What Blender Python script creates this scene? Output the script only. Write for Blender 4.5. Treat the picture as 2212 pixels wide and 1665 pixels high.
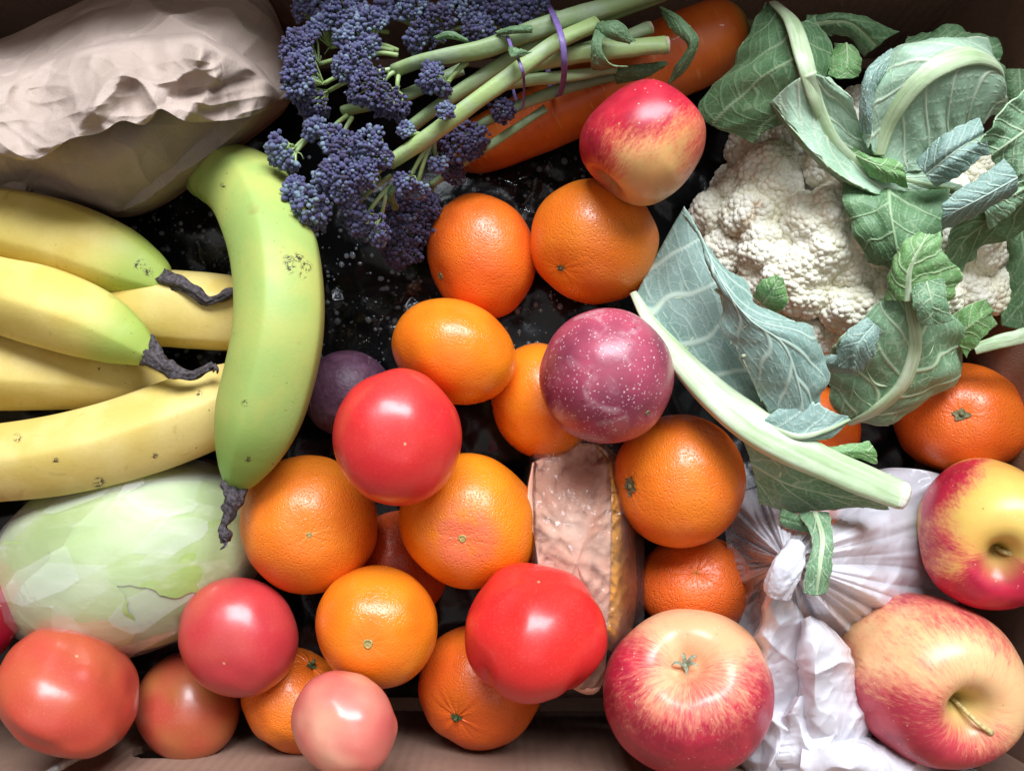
import bpy, bmesh, math, random
import numpy as np
from mathutils import Vector

for o in list(bpy.data.objects):
    bpy.data.objects.remove(o, do_unlink=True)
SC = bpy.context.scene
COL = SC.collection
rng = np.random.default_rng(7)

# ------------------------------------------------------------------ camera
HFOV = math.radians(64.0)
TILT = math.radians(5.0)
FPX = 1106.0 / math.tan(HFOV / 2)            # focal length in units of a 2212 x 1665 picture
ZREF, DREF = 0.18, 0.456
CAMP = np.array([0.0, -math.sin(TILT) * DREF, ZREF + math.cos(TILT) * DREF])
cam = bpy.data.cameras.new('camera')
cam.sensor_fit = 'HORIZONTAL'
cam.angle = HFOV
cam.clip_start = 0.01
cam.clip_end = 50
camo = bpy.data.objects.new('camera', cam)
camo.location = CAMP
camo.rotation_euler = (TILT, 0, 0)
COL.objects.link(camo)
SC.camera = camo

# ------------------------------------------------------------------ light
W = bpy.data.worlds.new('World')
SC.world = W
W.use_nodes = True
W.node_tree.nodes['Background'].inputs[0].default_value = (0.80, 0.86, 1.0, 1)
W.node_tree.nodes['Background'].inputs[1].default_value = 0.04


def area(name, loc, target, sx, sy, power, color):
    l = bpy.data.lights.new(name, 'AREA')
    l.shape = 'RECTANGLE'
    l.size, l.size_y = sx, sy
    l.energy = power
    l.color = color
    o = bpy.data.objects.new(name, l)
    o.location = loc
    d = Vector(target) - Vector(loc)
    o.rotation_euler = d.to_track_quat('-Z', 'Y').to_euler()
    COL.objects.link(o)
    return o


# two casements of one window beyond the far side of the box, and the bright room behind the photographer
area('window_light', (-0.15, 1.42, 1.86), (0, 0, 0.15), 0.85, 0.90, 54, (0.87, 0.93, 1.0))
area('window_light', (0.72, 1.40, 1.86), (0, 0, 0.15), 0.85, 0.90, 54, (0.87, 0.93, 1.0))
area('ceiling_light', (-0.1, -0.45, 2.7), (0, 0, 0.15), 3.0, 2.4, 15, (1.0, 0.98, 0.95))

SC.view_settings.view_transform = 'Standard'
SC.view_settings.look = 'None'
SC.view_settings.exposure = 0.12
SC.view_settings.gamma = 1.0
SC.view_settings.use_curve_mapping = False
SC.render.engine = 'CYCLES'
SC.cycles.use_denoising = True
SC.cycles.max_bounces = 7
SC.cycles.diffuse_bounces = 3
SC.cycles.transparent_max_bounces = 24
SC.cycles.caustics_reflective = False
SC.cycles.caustics_refractive = False

# ------------------------------------------------------------------ picture geometry
CT, ST = math.cos(TILT), math.sin(TILT)
CX = np.array([1.0, 0, 0])
CY = np.array([0.0, CT, ST])
CZ = np.array([0.0, -ST, CT])                # towards the viewer


def ray(px, py):
    px, py = np.asarray(px, float), np.asarray(py, float)
    a, b = (px - 1106.0) / FPX, -(py - 832.5) / FPX
    return a[..., None] * CX + b[..., None] * CY - CZ


def at(px, py, z):
    d = ray(px, py)
    s = (np.asarray(z, float) - CAMP[2]) / d[..., 2]
    return CAMP + s[..., None] * d


def pm(p):
    """metres per picture unit at a point"""
    return float(np.dot(CAMP - np.asarray(p), CZ)) / FPX


# ------------------------------------------------------------------ noise
def _h(ix, iy, iz, seed):
    m = np.uint64(0xFFFFFFFF)
    h = (ix.astype(np.int64).astype(np.uint64) * np.uint64(374761393) + iy.astype(np.int64).astype(np.uint64) * np.uint64(668265263)
         + iz.astype(np.int64).astype(np.uint64) * np.uint64(2147483647) + np.uint64(seed * 974711 + 12345)) & m
    h = ((h ^ (h >> np.uint64(13))) * np.uint64(1274126177)) & m
    h = ((h ^ (h >> np.uint64(16))) * np.uint64(2246822519)) & m
    h = h ^ (h >> np.uint64(15))
    return h.astype(np.float64) / 4294967295.0


def noise(p, seed=0):
    """value noise, -1..1, p (...,3) in cells"""
    p = np.asarray(p, float)
    i = np.floor(p)
    f = p - i
    f = f * f * f * (f * (f * 6 - 15) + 10)
    ix, iy, iz = i[..., 0], i[..., 1], i[..., 2]
    r = 0
    for a in (0, 1):
        for b in (0, 1):
            for c in (0, 1):
                w = (f[..., 0] if a else 1 - f[..., 0]) * (f[..., 1] if b else 1 - f[..., 1]) * (f[..., 2] if c else 1 - f[..., 2])
                r = r + w * _h(ix + a, iy + b, iz + c, seed)
    return r * 2 - 1


def fbm(p, seed=0, n=3):
    p = np.asarray(p, float)
    r, a = 0, 1.0
    for k in range(n):
        r = r + a * noise(p * 2 ** k, seed + 17 * k)
        a *= 0.5
    return r


def worley(p, seed=0):
    p = np.asarray(p, float)
    i = np.floor(p)
    f1 = np.full(p.shape[:-1], 9.0)
    for a in (-1, 0, 1):
        for b in (-1, 0, 1):
            for c in (-1, 0, 1):
                q = i + np.array([a, b, c])
                cx = q[..., 0] + _h(q[..., 0], q[..., 1], q[..., 2], seed + 1)
                cy = q[..., 1] + _h(q[..., 0], q[..., 1], q[..., 2], seed + 2)
                cz = q[..., 2] + _h(q[..., 0], q[..., 1], q[..., 2], seed + 3)
                d = (p[..., 0] - cx) ** 2 + (p[..., 1] - cy) ** 2 + (p[..., 2] - cz) ** 2
                f1 = np.minimum(f1, d)
    return np.sqrt(f1)


def crease(p, seed=0, k=1.1, g=0.9):
    """creased field like crumpled film or paper: p (...,2) in cells, about -0.6..0.6"""
    p = np.asarray(p, float)
    i = np.floor(p)
    lo = np.full(p.shape[:-1], 99.0)
    hi = np.full(p.shape[:-1], 99.0)
    z = np.zeros(p.shape[:-1])
    for a in (-2, -1, 0, 1, 2):
        for b in (-2, -1, 0, 1, 2):
            qx, qy = i[..., 0] + a, i[..., 1] + b
            dx = p[..., 0] - qx - _h(qx, qy, z, seed + 1)
            dy = p[..., 1] - qy - _h(qx, qy, z, seed + 2)
            gx = (_h(qx, qy, z, seed + 3) - .5) * 2 * g
            gy = (_h(qx, qy, z, seed + 4) - .5) * 2 * g
            v = (_h(qx, qy, z, seed + 5) - .5) * .6 + gx * dx + gy * dy + k * (dx * dx + dy * dy)
            lo = np.minimum(lo, v)
            v2 = (_h(qx, qy, z, seed + 6) - .5) * .6 - gy * dx + gx * dy + k * (dx * dx + dy * dy)
            hi = np.minimum(hi, v2)
    return lo - hi


def facet(p, seed=0, k=.35, g=.8):
    """creased field plus a random number per facet"""
    p = np.asarray(p, float)
    i = np.floor(p)
    lo = np.full(p.shape[:-1], 99.0)
    fid = np.zeros(p.shape[:-1])
    z = np.zeros(p.shape[:-1])
    for a in (-2, -1, 0, 1, 2):
        for b in (-2, -1, 0, 1, 2):
            qx, qy = i[..., 0] + a, i[..., 1] + b
            dx = p[..., 0] - qx - _h(qx, qy, z, seed + 1)
            dy = p[..., 1] - qy - _h(qx, qy, z, seed + 2)
            gx = (_h(qx, qy, z, seed + 3) - .5) * 2 * g
            gy = (_h(qx, qy, z, seed + 4) - .5) * 2 * g
            v = (_h(qx, qy, z, seed + 5) - .5) * .4 + gx * dx + gy * dy + k * (dx * dx + dy * dy)
            m = v < lo
            lo = np.where(m, v, lo)
            fid = np.where(m, _h(qx, qy, z, seed + 7), fid)
    return lo, fid


def folds(p, ang, L, Wd, seed):
    """sharp ridges running along ang (radians): p (...,2) metres, ridge length L, spacing Wd"""
    c, s_ = math.cos(ang), math.sin(ang)
    a = (p[..., 0] * c + p[..., 1] * s_) / L
    b = (-p[..., 0] * s_ + p[..., 1] * c) / Wd
    b = b + .35 * noise(np.stack([a * 1.7, b * .4, a * 0 + 3.3], -1), seed + 5)
    n1 = noise(np.stack([a, b, a * 0 + seed * .37], -1), seed)
    return .45 - np.abs(n1) * 1.5


def sstep(a, b, x):
    t = np.clip((x - a) / (b - a), 0, 1)
    return t * t * (3 - 2 * t)


def cat(pts, n):
    """Catmull-Rom through points, n samples, roughly even by length"""
    P = np.asarray(pts, float)
    if len(P) == 2:
        t = np.linspace(0, 1, n)[:, None]
        return P[0] * (1 - t) + P[1] * t
    Q = np.vstack([2 * P[0] - P[1], P, 2 * P[-1] - P[-2]])
    out = []
    for i in range(len(P) - 1):
        a, b, c, d = Q[i:i + 4]
        t = np.linspace(0, 1, 24, endpoint=False)[:, None]
        out.append(.5 * ((2 * b) + (c - a) * t + (2 * a - 5 * b + 4 * c - d) * t ** 2 + (3 * b - a - 3 * c + d) * t ** 3))
    out.append(P[-1:])
    S = np.vstack(out)
    L = np.concatenate([[0], np.cumsum(np.linalg.norm(np.diff(S[:, :2], axis=0), axis=1) + 1e-9)])
    x = np.linspace(0, L[-1], n)
    return np.stack([np.interp(x, L, S[:, k]) for k in range(S.shape[1])], 1)


def px3(pts, n):
    """picture points (px, py, z) -> smooth world curve"""
    c = cat(pts, n)
    return at(c[:, 0], c[:, 1], c[:, 2])


# ------------------------------------------------------------------ meshes
def origin(o):
    v = np.zeros(3)
    while o is not None:
        v = v + np.array(o.location)
        o = o.parent
    return v


def mk(name, V, F, mat, parent=None, smooth=True, attrs=None, origin_at=None, kind=None):
    """V world coordinates, F list of index arrays (n,3) or (n,4)"""
    V = np.asarray(V, float).reshape(-1, 3)
    if not isinstance(F, list):
        F = [F]
    me = bpy.data.meshes.new(name)
    if origin_at is None:
        org = V.mean(0) if parent is None else origin(parent)
    else:
        org = np.asarray(origin_at, float)
    nl = sum(f.size for f in F)
    npoly = sum(len(f) for f in F)
    me.vertices.add(len(V))
    me.vertices.foreach_set('co', (V - org).astype(np.float32).ravel())
    me.loops.add(nl)
    me.loops.foreach_set('vertex_index', np.concatenate([f.ravel() for f in F]).astype(np.int32))
    me.polygons.add(npoly)
    tot = np.concatenate([np.full(len(f), f.shape[1]) for f in F])
    st = np.concatenate([[0], np.cumsum(tot)[:-1]])
    me.polygons.foreach_set('loop_start', st.astype(np.int32))
    me.polygons.foreach_set('use_smooth', np.full(npoly, smooth))
    me.update(calc_edges=True)
    me.validate()
    if attrs:
        for k, a in attrs.items():
            a = np.asarray(a, np.float32)
            if a.ndim == 1 or a.shape[-1] == 1:
                at_ = me.attributes.new(k, 'FLOAT', 'POINT')
                at_.data.foreach_set('value', a.ravel())
            else:
                at_ = me.attributes.new(k, 'FLOAT_VECTOR', 'POINT')
                at_.data.foreach_set('vector', a.ravel())
    me.materials.append(mat)
    o = bpy.data.objects.new(name, me)
    COL.objects.link(o)
    if parent is not None:
        o.parent = parent
        o.location = org - origin(parent)
    else:
        o.location = org
    if kind:
        o['kind'] = kind
    return o


def empty(name, loc):
    o = bpy.data.objects.new(name, None)
    o.empty_display_size = .02
    COL.objects.link(o)
    o.location = loc
    return o


def tag(o, label, cat_, group=None):
    o['label'] = label
    o['category'] = cat_
    if group:
        o['group'] = group
    return o


def gridf(nu, nv, wrap=False):
    """faces of a grid of nu rows, nv columns (index u*nv+v)"""
    u = np.arange(nu - 1)[:, None]
    v = np.arange(nv if wrap else nv - 1)[None]
    w = (v + 1) % nv
    return np.stack([u * nv + v, u * nv + w, (u + 1) * nv + w, (u + 1) * nv + v], -1).reshape(-1, 4)


def gnormal(G, wrap=False):
    """normals of a grid of points"""
    du = np.gradient(G, axis=0)
    if wrap:
        dv = (np.roll(G, -1, 1) - np.roll(G, 1, 1)) * .5
    else:
        dv = np.gradient(G, axis=1)
    n = np.cross(du, dv)
    return n / (np.linalg.norm(n, axis=-1, keepdims=True) + 1e-12)


def tube(C, R, seg=12, ref=None, flat=1.0, cap=True, shape=None):
    """swept tube: C (n,3), R (n,) -> V, F, (s, phi) per vertex"""
    C = np.asarray(C, float)
    n = len(C)
    R = np.broadcast_to(np.asarray(R, float), (n,))
    T = np.gradient(C, axis=0)
    T /= np.linalg.norm(T, axis=1, keepdims=True) + 1e-12
    N = np.zeros_like(C)
    a = np.array(ref, float) if ref is not None else np.array([0, 0, 1.0])
    if abs(np.dot(a, T[0])) > .95 and ref is None:
        a = np.array([0, 1.0, 0])
    for i in range(n):
        a = a - np.dot(a, T[i]) * T[i]
        a /= np.linalg.norm(a) + 1e-12
        N[i] = a
    B = np.cross(T, N)
    ph = np.arange(seg) / seg * 2 * np.pi
    rr = np.ones((n, seg)) if shape is None else shape(np.linspace(0, 1, n)[:, None], ph[None])
    G = C[:, None] + (R[:, None] * rr)[..., None] * (np.cos(ph)[None, :, None] * N[:, None] * flat + np.sin(ph)[None, :, None] * B[:, None])
    V = G.reshape(-1, 3)
    F = [gridf(n, seg, True)]
    if cap:
        V = np.vstack([V, C[:1], C[-1:]])
        i = np.arange(seg)
        j = (i + 1) % seg
        F.append(np.stack([np.full(seg, n * seg), j, i], 1))
        F.append(np.stack([np.full(seg, n * seg + 1), (n - 1) * seg + i, (n - 1) * seg + j], 1))
    return V, F


class Bag:
    """collects pieces into one mesh"""
    def __init__(s):
        s.V, s.F, s.A, s.n = [], [], [], 0

    def add(s, V, F, a=0.0):
        V = np.asarray(V)
        if not isinstance(F, list):
            F = [F]
        s.V.append(V)
        s.F += [f + s.n for f in F]
        s.A.append(np.full(len(V), a) if np.isscalar(a) else a)
        s.n += len(V)

    def build(s, name, mat, parent=None, **k):
        tri = [f for f in s.F if f.shape[1] == 3]
        qd = [f for f in s.F if f.shape[1] == 4]
        F = ([np.vstack(tri)] if tri else []) + ([np.vstack(qd)] if qd else [])
        return mk(name, np.vstack(s.V), F, mat, parent, attrs={'tone': np.concatenate(s.A)}, **k)


# ------------------------------------------------------------------ materials
class Nodes:
    def __init__(s, name):
        s.m = bpy.data.materials.new(name)
        s.m.use_nodes = True
        s.t = s.m.node_tree
        s.t.nodes.clear()
        s.out = s.t.nodes.new('ShaderNodeOutputMaterial')

    def __call__(s, typ, ins=None, **props):
        n = s.t.nodes.new('ShaderNode' + typ)
        for k, v in props.items():
            setattr(n, k, v)
        for k, v in (ins or {}).items():
            sock = n.inputs[k]
            if isinstance(v, bpy.types.NodeSocket):
                s.t.links.new(v, sock)
            elif isinstance(v, bpy.types.Node):
                s.t.links.new(v.outputs[0], sock)
            else:
                if isinstance(v, tuple) and len(v) == 3 and sock.type == 'RGBA':
                    v = v + (1,)
                sock.default_value = v
        return n

    def coord(s):
        return s('TexCoord').outputs['Object']

    def attr(s, name, vec=False):
        n = s('Attribute', attribute_name=name)
        return n.outputs['Vector'] if vec else n.outputs['Fac']

    def noise(s, scale, vec=None, detail=3, rough=.55, dist=0.0):
        return s('TexNoise', {'Vector': vec or s.coord(), 'Scale': scale, 'Detail': detail, 'Roughness': rough, 'Distortion': dist}).outputs['Fac']

    def vor(s, scale, vec=None, feature='F1', rand=1.0):
        return s('TexVoronoi', {'Vector': vec or s.coord(), 'Scale': scale, 'Randomness': rand}, feature=feature).outputs['Distance']

    def map(s, x, a, b, c=0.0, d=1.0, smooth=True):
        return s('MapRange', {'Value': x, 'From Min': a, 'From Max': b, 'To Min': c, 'To Max': d},
                 interpolation_type='SMOOTHSTEP' if smooth else 'LINEAR').outputs[0]

    def math(s, op, a, b=0.0, clamp=False):
        return s('Math', {0: a, 1: b}, operation=op, use_clamp=clamp).outputs[0]

    def mix(s, f, a, b, blend='MIX'):
        n = s.t.nodes.new('ShaderNodeMix')
        n.data_type = 'RGBA'
        n.blend_type = blend
        for i, v in ((0, f), (6, a), (7, b)):
            if isinstance(v, bpy.types.NodeSocket):
                s.t.links.new(v, n.inputs[i])
            else:
                n.inputs[i].default_value = v + (1,) if isinstance(v, tuple) and len(v) == 3 else v
        return n.outputs[2]

    def bump(s, h, dist, strength=1.0, normal=None):
        ins = {'Height': h, 'Distance': dist, 'Strength': strength}
        if normal:
            ins['Normal'] = normal
        return s('Bump', ins).outputs[0]

    def bsdf(s, **k):
        names = {'color': 'Base Color', 'rough': 'Roughness', 'normal': 'Normal', 'spec': 'Specular IOR Level', 'sss': 'Subsurface Weight',
                 'sssr': 'Subsurface Radius', 'ssss': 'Subsurface Scale', 'coat': 'Coat Weight', 'coatr': 'Coat Roughness', 'trans': 'Transmission Weight',
                 'ior': 'IOR', 'sheen': 'Sheen Weight', 'alpha': 'Alpha', 'coatn': 'Coat Normal'}
        return s('BsdfPrincipled', {names[a]: b for a, b in k.items()}).outputs[0]

    def done(s, shader):
        s.t.links.new(shader, s.out.inputs['Surface'])
        return s.m


def plain(name, c, rough=.6, var=.25, scale=200, bump=0.0):
    n = Nodes(name)
    f = n.noise(scale, detail=4)
    col = n.mix(n.map(f, .3, .7), tuple(x * (1 - var) for x in c), tuple(min(1, x * (1 + var)) for x in c))
    k = dict(color=col, rough=rough)
    if bump:
        k['normal'] = n.bump(f, bump)
    return n.done(n.bsdf(**k))


def citrus(name, c1, c2, pore=.00045, rough=.34, blotch=None, sc=760):
    n = Nodes(name)
    big = n.noise(28, detail=2)
    col = n.mix(n.map(big, .35, .65), c1, c2)
    por = n.vor(sc, feature='SMOOTH_F1')
    fine = n.noise(320, detail=3)
    h = n.math('ADD', n.math('MULTIPLY', n.map(por, .0, .45), .6), n.math('MULTIPLY', fine, .4))
    pm_ = n.map(n.vor(sc * .8), .0, .17, 1, 0)
    col = n.mix(n.math('MULTIPLY', pm_, .35), col, tuple(x * .55 for x in c1))
    th = n.attr('th')
    col = n.mix(n.map(th, .0, .10, .5, 0), col, (.42, .27, .05))
    sp = n.math('MULTIPLY', n.map(n.vor(95), .03, .06, 1, 0), n.map(n.noise(40, detail=1), .55, .6))
    col = n.mix(n.math('MULTIPLY', sp, .7), col, (.25, .10, .03))
    if blotch:
        col = n.mix(n.math('MULTIPLY', n.map(th, .25, .75, 1, 0), n.map(n.noise(60), .3, .6)), col, blotch)
    return n.done(n.bsdf(color=col, rough=n.map(fine, .3, .7, rough - .05, rough + .1), normal=n.bump(h, pore), spec=.5, coat=.12, coatr=.25))


def tomato_m(name, c1, c2, pale=None, rough=.36):
    n = Nodes(name)
    big = n.noise(22, detail=2)
    col = n.mix(n.map(big, .35, .65), c1, c2)
    if pale:
        col = n.mix(n.map(n.noise(30, detail=1, vec=n.attr('shape', True)), .35, .75), col, pale)
    fl = n.noise(900, detail=2)
    col = n.mix(n.math('MULTIPLY', n.map(fl, .5, .75), .07), col, (.95, .5, .3))
    sp = n.map(n.vor(85), .018, .03, 1, 0)
    col = n.mix(n.math('MULTIPLY', sp, .5), col, (.8, .55, .3))
    th = n.attr('th')
    col = n.mix(n.map(th, .012, .03, .8, 0), col, (.62, .42, .18))
    return n.done(n.bsdf(color=col, rough=rough, normal=n.bump(n.noise(400, detail=2), .00006), spec=.5, sss=.25, sssr=(1, .25, .15), ssss=.005, coat=.35, coatr=.2))


def apple_m(name, yellow, red, seed):
    n = Nodes(name)
    mer = n.attr('mer', True)
    off = n('VectorMath', {0: mer, 1: (seed * 3.1, seed * 1.7, seed)}, operation='ADD').outputs[0]
    st = n.noise(9, vec=off, detail=4, rough=.7)
    st2 = n.noise(26, vec=off, detail=3, rough=.7)
    bl = n.attr('blush')
    f = n.math('ADD', bl, n.math('MULTIPLY', n.math('SUBTRACT', st, .5), .85))
    f = n.math('ADD', f, n.math('MULTIPLY', n.math('SUBTRACT', st2, .5), .95))
    big = n.noise(35, detail=2)
    base = n.mix(n.map(big, .35, .65), yellow, tuple(min(1, a * b) for a, b in zip(yellow, (1.0, .84, .8))))
    rr = n.mix(n.map(n.noise(60, detail=3), .35, .65), red, tuple(min(1, a * b) for a, b in zip(red, (.72, .6, .75))))
    mid = n.mix(.5, base, tuple(a * b for a, b in zip(red, (1.45, 5.0, 2.0))))
    col = n.mix(n.map(f, .05, .6), base, mid)
    col = n.mix(n.map(f, .3, 1.0), col, rr)
    sp = n.map(n.vor(230), .08, .15, 1, 0)
    col = n.mix(n.math('MULTIPLY', sp, n.math('MULTIPLY', n.map(n.noise(90), .4, .6), .55)), col, (.85, .6, .42))
    dk = n.map(n.vor(110), .05, .08, 1, 0)
    col = n.mix(n.math('MULTIPLY', dk, n.math('SUBTRACT', .6, f, clamp=True)), col, (.28, .22, .06))
    th = n.attr('th')
    col = n.mix(n.map(th, .12, .42, .75, 0), col, (.45, .40, .10))
    return n.done(n.bsdf(color=col, rough=.36, normal=n.bump(n.noise(500, detail=2), .00005), spec=.5, coat=.08, coatr=.25))


def banana_m(name, c1, c2, green, gr0, gr1):
    n = Nodes(name)
    s = n.attr('s')
    big = n.noise(30, detail=3)
    col = n.mix(n.map(big, .35, .65), c1, c2)
    gf = n.map(n.math('ADD', s, n.math('MULTIPLY', n.math('SUBTRACT', n.noise(45), .5), .12)), gr0, gr1)
    col = n.mix(gf, col, green)
    fl = n.noise(500, detail=3)
    col = n.mix(n.math('MULTIPLY', n.map(fl, .45, .8), .2), col, (.50, .36, .10))
    nv = n('VectorMath', {0: n.coord(), 1: n('VectorMath', {0: n('TexNoise', {'Vector': n.coord(), 'Scale': 240.0}).outputs['Color'], 'Scale': .006}, operation='SCALE').outputs[0]}, operation='ADD').outputs[0]
    spot = n.map(n.vor(75, vec=nv), .03, .065, 1, 0)
    spot = n.math('MULTIPLY', spot, n.map(n.noise(38, detail=1), .5, .56))
    spot2 = n.math('MULTIPLY', n.map(n.vor(190, vec=nv), .04, .1, 1, 0), n.map(n.noise(22, detail=1), .5, .62))
    col = n.mix(n.math('MULTIPLY', n.math('MAXIMUM', spot, spot2), .85), col, (.06, .035, .02))
    col = n.mix(n.math('MULTIPLY', n.attr('scar'), n.map(n.noise(330, detail=4, dist=1.5), .44, .56)), col, (.05, .03, .02))
    br = n.math('MULTIPLY', n.map(n.noise(55, detail=4, dist=1.0), .62, .75), .35)
    col = n.mix(br, col, (.30, .20, .05))
    return n.done(n.bsdf(color=col, rough=.5, normal=n.bump(n.noise(420, detail=3), .00012), spec=.35))


def leaf_m(name, blade, blade2, vein, net=95, trans=.16):
    n = Nodes(name)
    big = n.noise(40, detail=3)
    col = n.mix(n.map(big, .35, .68), blade, blade2)
    nv = n('VectorMath', {0: n.coord(), 1: n('VectorMath', {0: n('TexNoise', {'Vector': n.coord(), 'Scale': 90.0}).outputs['Color'], 'Scale': .008}, operation='SCALE').outputs[0]}, operation='ADD').outputs[0]
    e = n.vor(net, vec=nv, feature='DISTANCE_TO_EDGE')
    netf = n.map(e, .0, .05, .45, 0)
    e2 = n.map(n.vor(net * 3.3, vec=nv, feature='DISTANCE_TO_EDGE'), .0, .09, .22, 0)
    vn = n.attr('vein')
    f = n.math('MAXIMUM', n.math('MAXIMUM', netf, e2), vn)
    col = n.mix(f, col, vein)
    col = n.mix(n.math('MULTIPLY', n.attr('edge'), .55), col, tuple(min(1, x * 1.5) for x in vein))
    nb = n.bump(n.math('ADD', n.math('MULTIPLY', f, .5), n.math('MULTIPLY', n.noise(120, detail=3), .7)), .0004)
    b = n.bsdf(color=col, rough=.48, normal=nb, spec=.4)
    t = n('BsdfTranslucent', {'Color': n.mix(.5, col, (.35, .55, .08))}).outputs[0]
    return n.done(n('MixShader', {0: trans, 1: b, 2: t}).outputs[0])


def rib_m(name, c1, c2):
    n = Nodes(name)
    col = n.mix(n.map(n.noise(45, detail=3), .35, .7), c1, c2)
    rg = n('Mapping', {'Vector': n.attr('ring', True), 'Scale': (5.0, 3.2, 3.2)}).outputs[0]
    col = n.mix(n.math('MULTIPLY', n.map(n.noise(1.0, vec=rg, detail=4), .42, .68), .75), col, (.33, .46, .22))
    col = n.mix(n.math('MULTIPLY', n.map(n.attr('s'), .55, 1.0), .5), col, (.36, .47, .22))
    return n.done(n.bsdf(color=col, rough=.42, normal=n.bump(n.noise(160, detail=3), .0003), spec=.45))


def film_m(name, tint, haze, gloss, rough, bscale=220, bdist=.0004):
    """thin clear plastic: mostly see-through, a little milky, glossy on its creases"""
    n = Nodes(name)
    h = n.noise(bscale, detail=4, dist=1.2)
    nb = n.bump(h, bdist)
    tr = n('BsdfTransparent', {'Color': (1, 1, 1)}).outputs[0]
    df = n('BsdfDiffuse', {'Color': tint, 'Normal': nb}).outputs[0]
    tl = n('BsdfTranslucent', {'Color': tint, 'Normal': nb}).outputs[0]
    milk = n('MixShader', {0: .45, 1: df, 2: tl}).outputs[0]
    a = n('MixShader', {0: n.map(n.noise(bscale * .3, detail=2), .3, .7, haze * .6, min(1, haze * 1.4)), 1: tr, 2: milk}).outputs[0]
    gl = n('BsdfGlossy', {'Color': (1, 1, 1), 'Roughness': rough, 'Normal': nb}).outputs[0]
    fr = n('LayerWeight', {'Blend': .3, 'Normal': nb}).outputs['Fresnel']
    return n.done(n('MixShader', {0: n.math('MULTIPLY', fr, gloss, clamp=True), 1: a, 2: gl}).outputs[0])


# ------------------------------------------------------------------ the box
kraft = Nodes('cardboard')
_g = kraft.noise(900, detail=4)
_b = kraft.noise(14, detail=3)
_c = kraft.mix(kraft.map(_b, .3, .7), (.255, .145, .10), (.315, .185, .13))
_c = kraft.mix(kraft.math('MULTIPLY', kraft.map(_g, .45, .75), .35), _c, (.24, .13, .08))
_w = kraft('TexWave', {'Vector': kraft.coord(), 'Scale': 42.0, 'Distortion': .6, 'Detail': 1.0}, bands_direction='X').outputs['Fac']
kraft = kraft.done(kraft.bsdf(color=_c, rough=.85, normal=kraft.bump(kraft.math('ADD', kraft.math('MULTIPLY', _w, .8), kraft.math('ADD', _g, kraft.math('MULTIPLY', kraft.noise(60, detail=4), 1.5))), .0006)))

BX0, BX1 = -0.435, 0.318
BY0, BY1 = float(at(1106, 1640, .10)[1]), float(at(1106, -25, .10)[1])
BH, BT = 0.262, 0.005
box = empty('cardboard_box', (0, 0, 0))
tag(box, 'brown corrugated cardboard box holding all the fruit and vegetables', 'box')


def slab(name, poly, holes, frame, thick, parent, bow=0.0):
    """flat panel: poly in (a,b), frame = (origin, A, B, N)"""
    o0, A, B, N = [np.array(v, float) for v in frame]
    bm = bmesh.new()
    for loop in [poly] + holes:
        vs = [bm.verts.new(tuple(o0 + a * A + b * B)) for a, b in loop]
        for i in range(len(vs)):
            bm.edges.new((vs[i], vs[(i + 1) % len(vs)]))
    bmesh.ops.triangle_fill(bm, use_beauty=True, use_dissolve=False, edges=bm.edges[:], normal=tuple(N))
    r = bmesh.ops.extrude_face_region(bm, geom=bm.faces[:])
    for v in r['geom']:
        if isinstance(v, bmesh.types.BMVert):
            v.co -= Vector(tuple(N * thick))
    bmesh.ops.recalc_face_normals(bm, faces=bm.faces[:])
    me = bpy.data.meshes.new(name)
    bm.to_mesh(me)
    bm.free()
    me.materials.append(kraft)
    o = bpy.data.objects.new(name, me)
    COL.objects.link(o)
    o.parent = parent
    return o


def rect(w, h, n=12):
    return [(w * i / n, 0) for i in range(n)] + [(w, h * i / n) for i in range(n)] + [(w - w * i / n, h) for i in range(n)] + [(0, h - h * i / n) for i in range(n)]


LX, LY = BX1 - BX0, BY1 - BY0
hc = at(412, 1603, .085)
hx, hz = hc[0] - BX0, .082
hole = []
for k in range(40):
    a = 2 * math.pi * k / 40
    cx = .004 if math.cos(a) > 0 else -.022
    hole.append((hx + cx + .016 * math.cos(a) + .0006 * math.sin(17 * k), hz + .016 * math.sin(a) + .0006 * math.cos(23 * k)))
slab('bottom_panel', rect(LX, LY), [], ((BX0, BY0, 0), (1, 0, 0), (0, 1, 0), (0, 0, 1)), BT, box)
slab('side_panel', rect(LX, BH), [hole], ((BX0, BY0, 0), (1, 0, 0), (0, 0, 1), (0, 1, 0)), BT, box)
slab('side_panel', rect(LX, BH), [], ((BX0, BY1, 0), (1, 0, 0), (0, 0, 1), (0, -1, 0)), BT, box)
slab('side_panel', rect(LY, BH), [], ((BX0, BY0, 0), (0, 1, 0), (0, 0, 1), (1, 0, 0)), BT, box)
slab('side_panel', rect(LY, BH), [], ((BX1, BY0, 0), (0, 1, 0), (0, 0, 1), (-1, 0, 0)), BT, box)
q = math.radians(35)
slab('flap', rect(LX - .004, .16), [], ((BX0 + .002, BY0 - .006, BH + .001), (1, 0, 0), (0, -math.cos(q), -math.sin(q)), (0, -math.sin(q), math.cos(q))), BT, box)
slab('flap', rect(LY - .004, .16), [], ((BX1 + .006, BY0 + .002, BH + .001), (0, 1, 0), (math.cos(q), 0, -math.sin(q)), (math.sin(q), 0, math.cos(q))), BT, box)
slab('flap', rect(LY - .004, .16), [], ((BX0 - .006, BY0 + .002, BH + .001), (0, 1, 0), (-math.cos(q), 0, -math.sin(q)), (-math.sin(q), 0, math.cos(q))), BT, box)
slab('flap', rect(BX1 - .012, .062), [], ((.010, BY1 + .004, BH + .001), (1, 0, 0), (0, .10, .995), (0, -.995, .10)), BT, box)
tb = plain('table_wood', (.22, .14, .09), .5, .3, 30)
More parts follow.
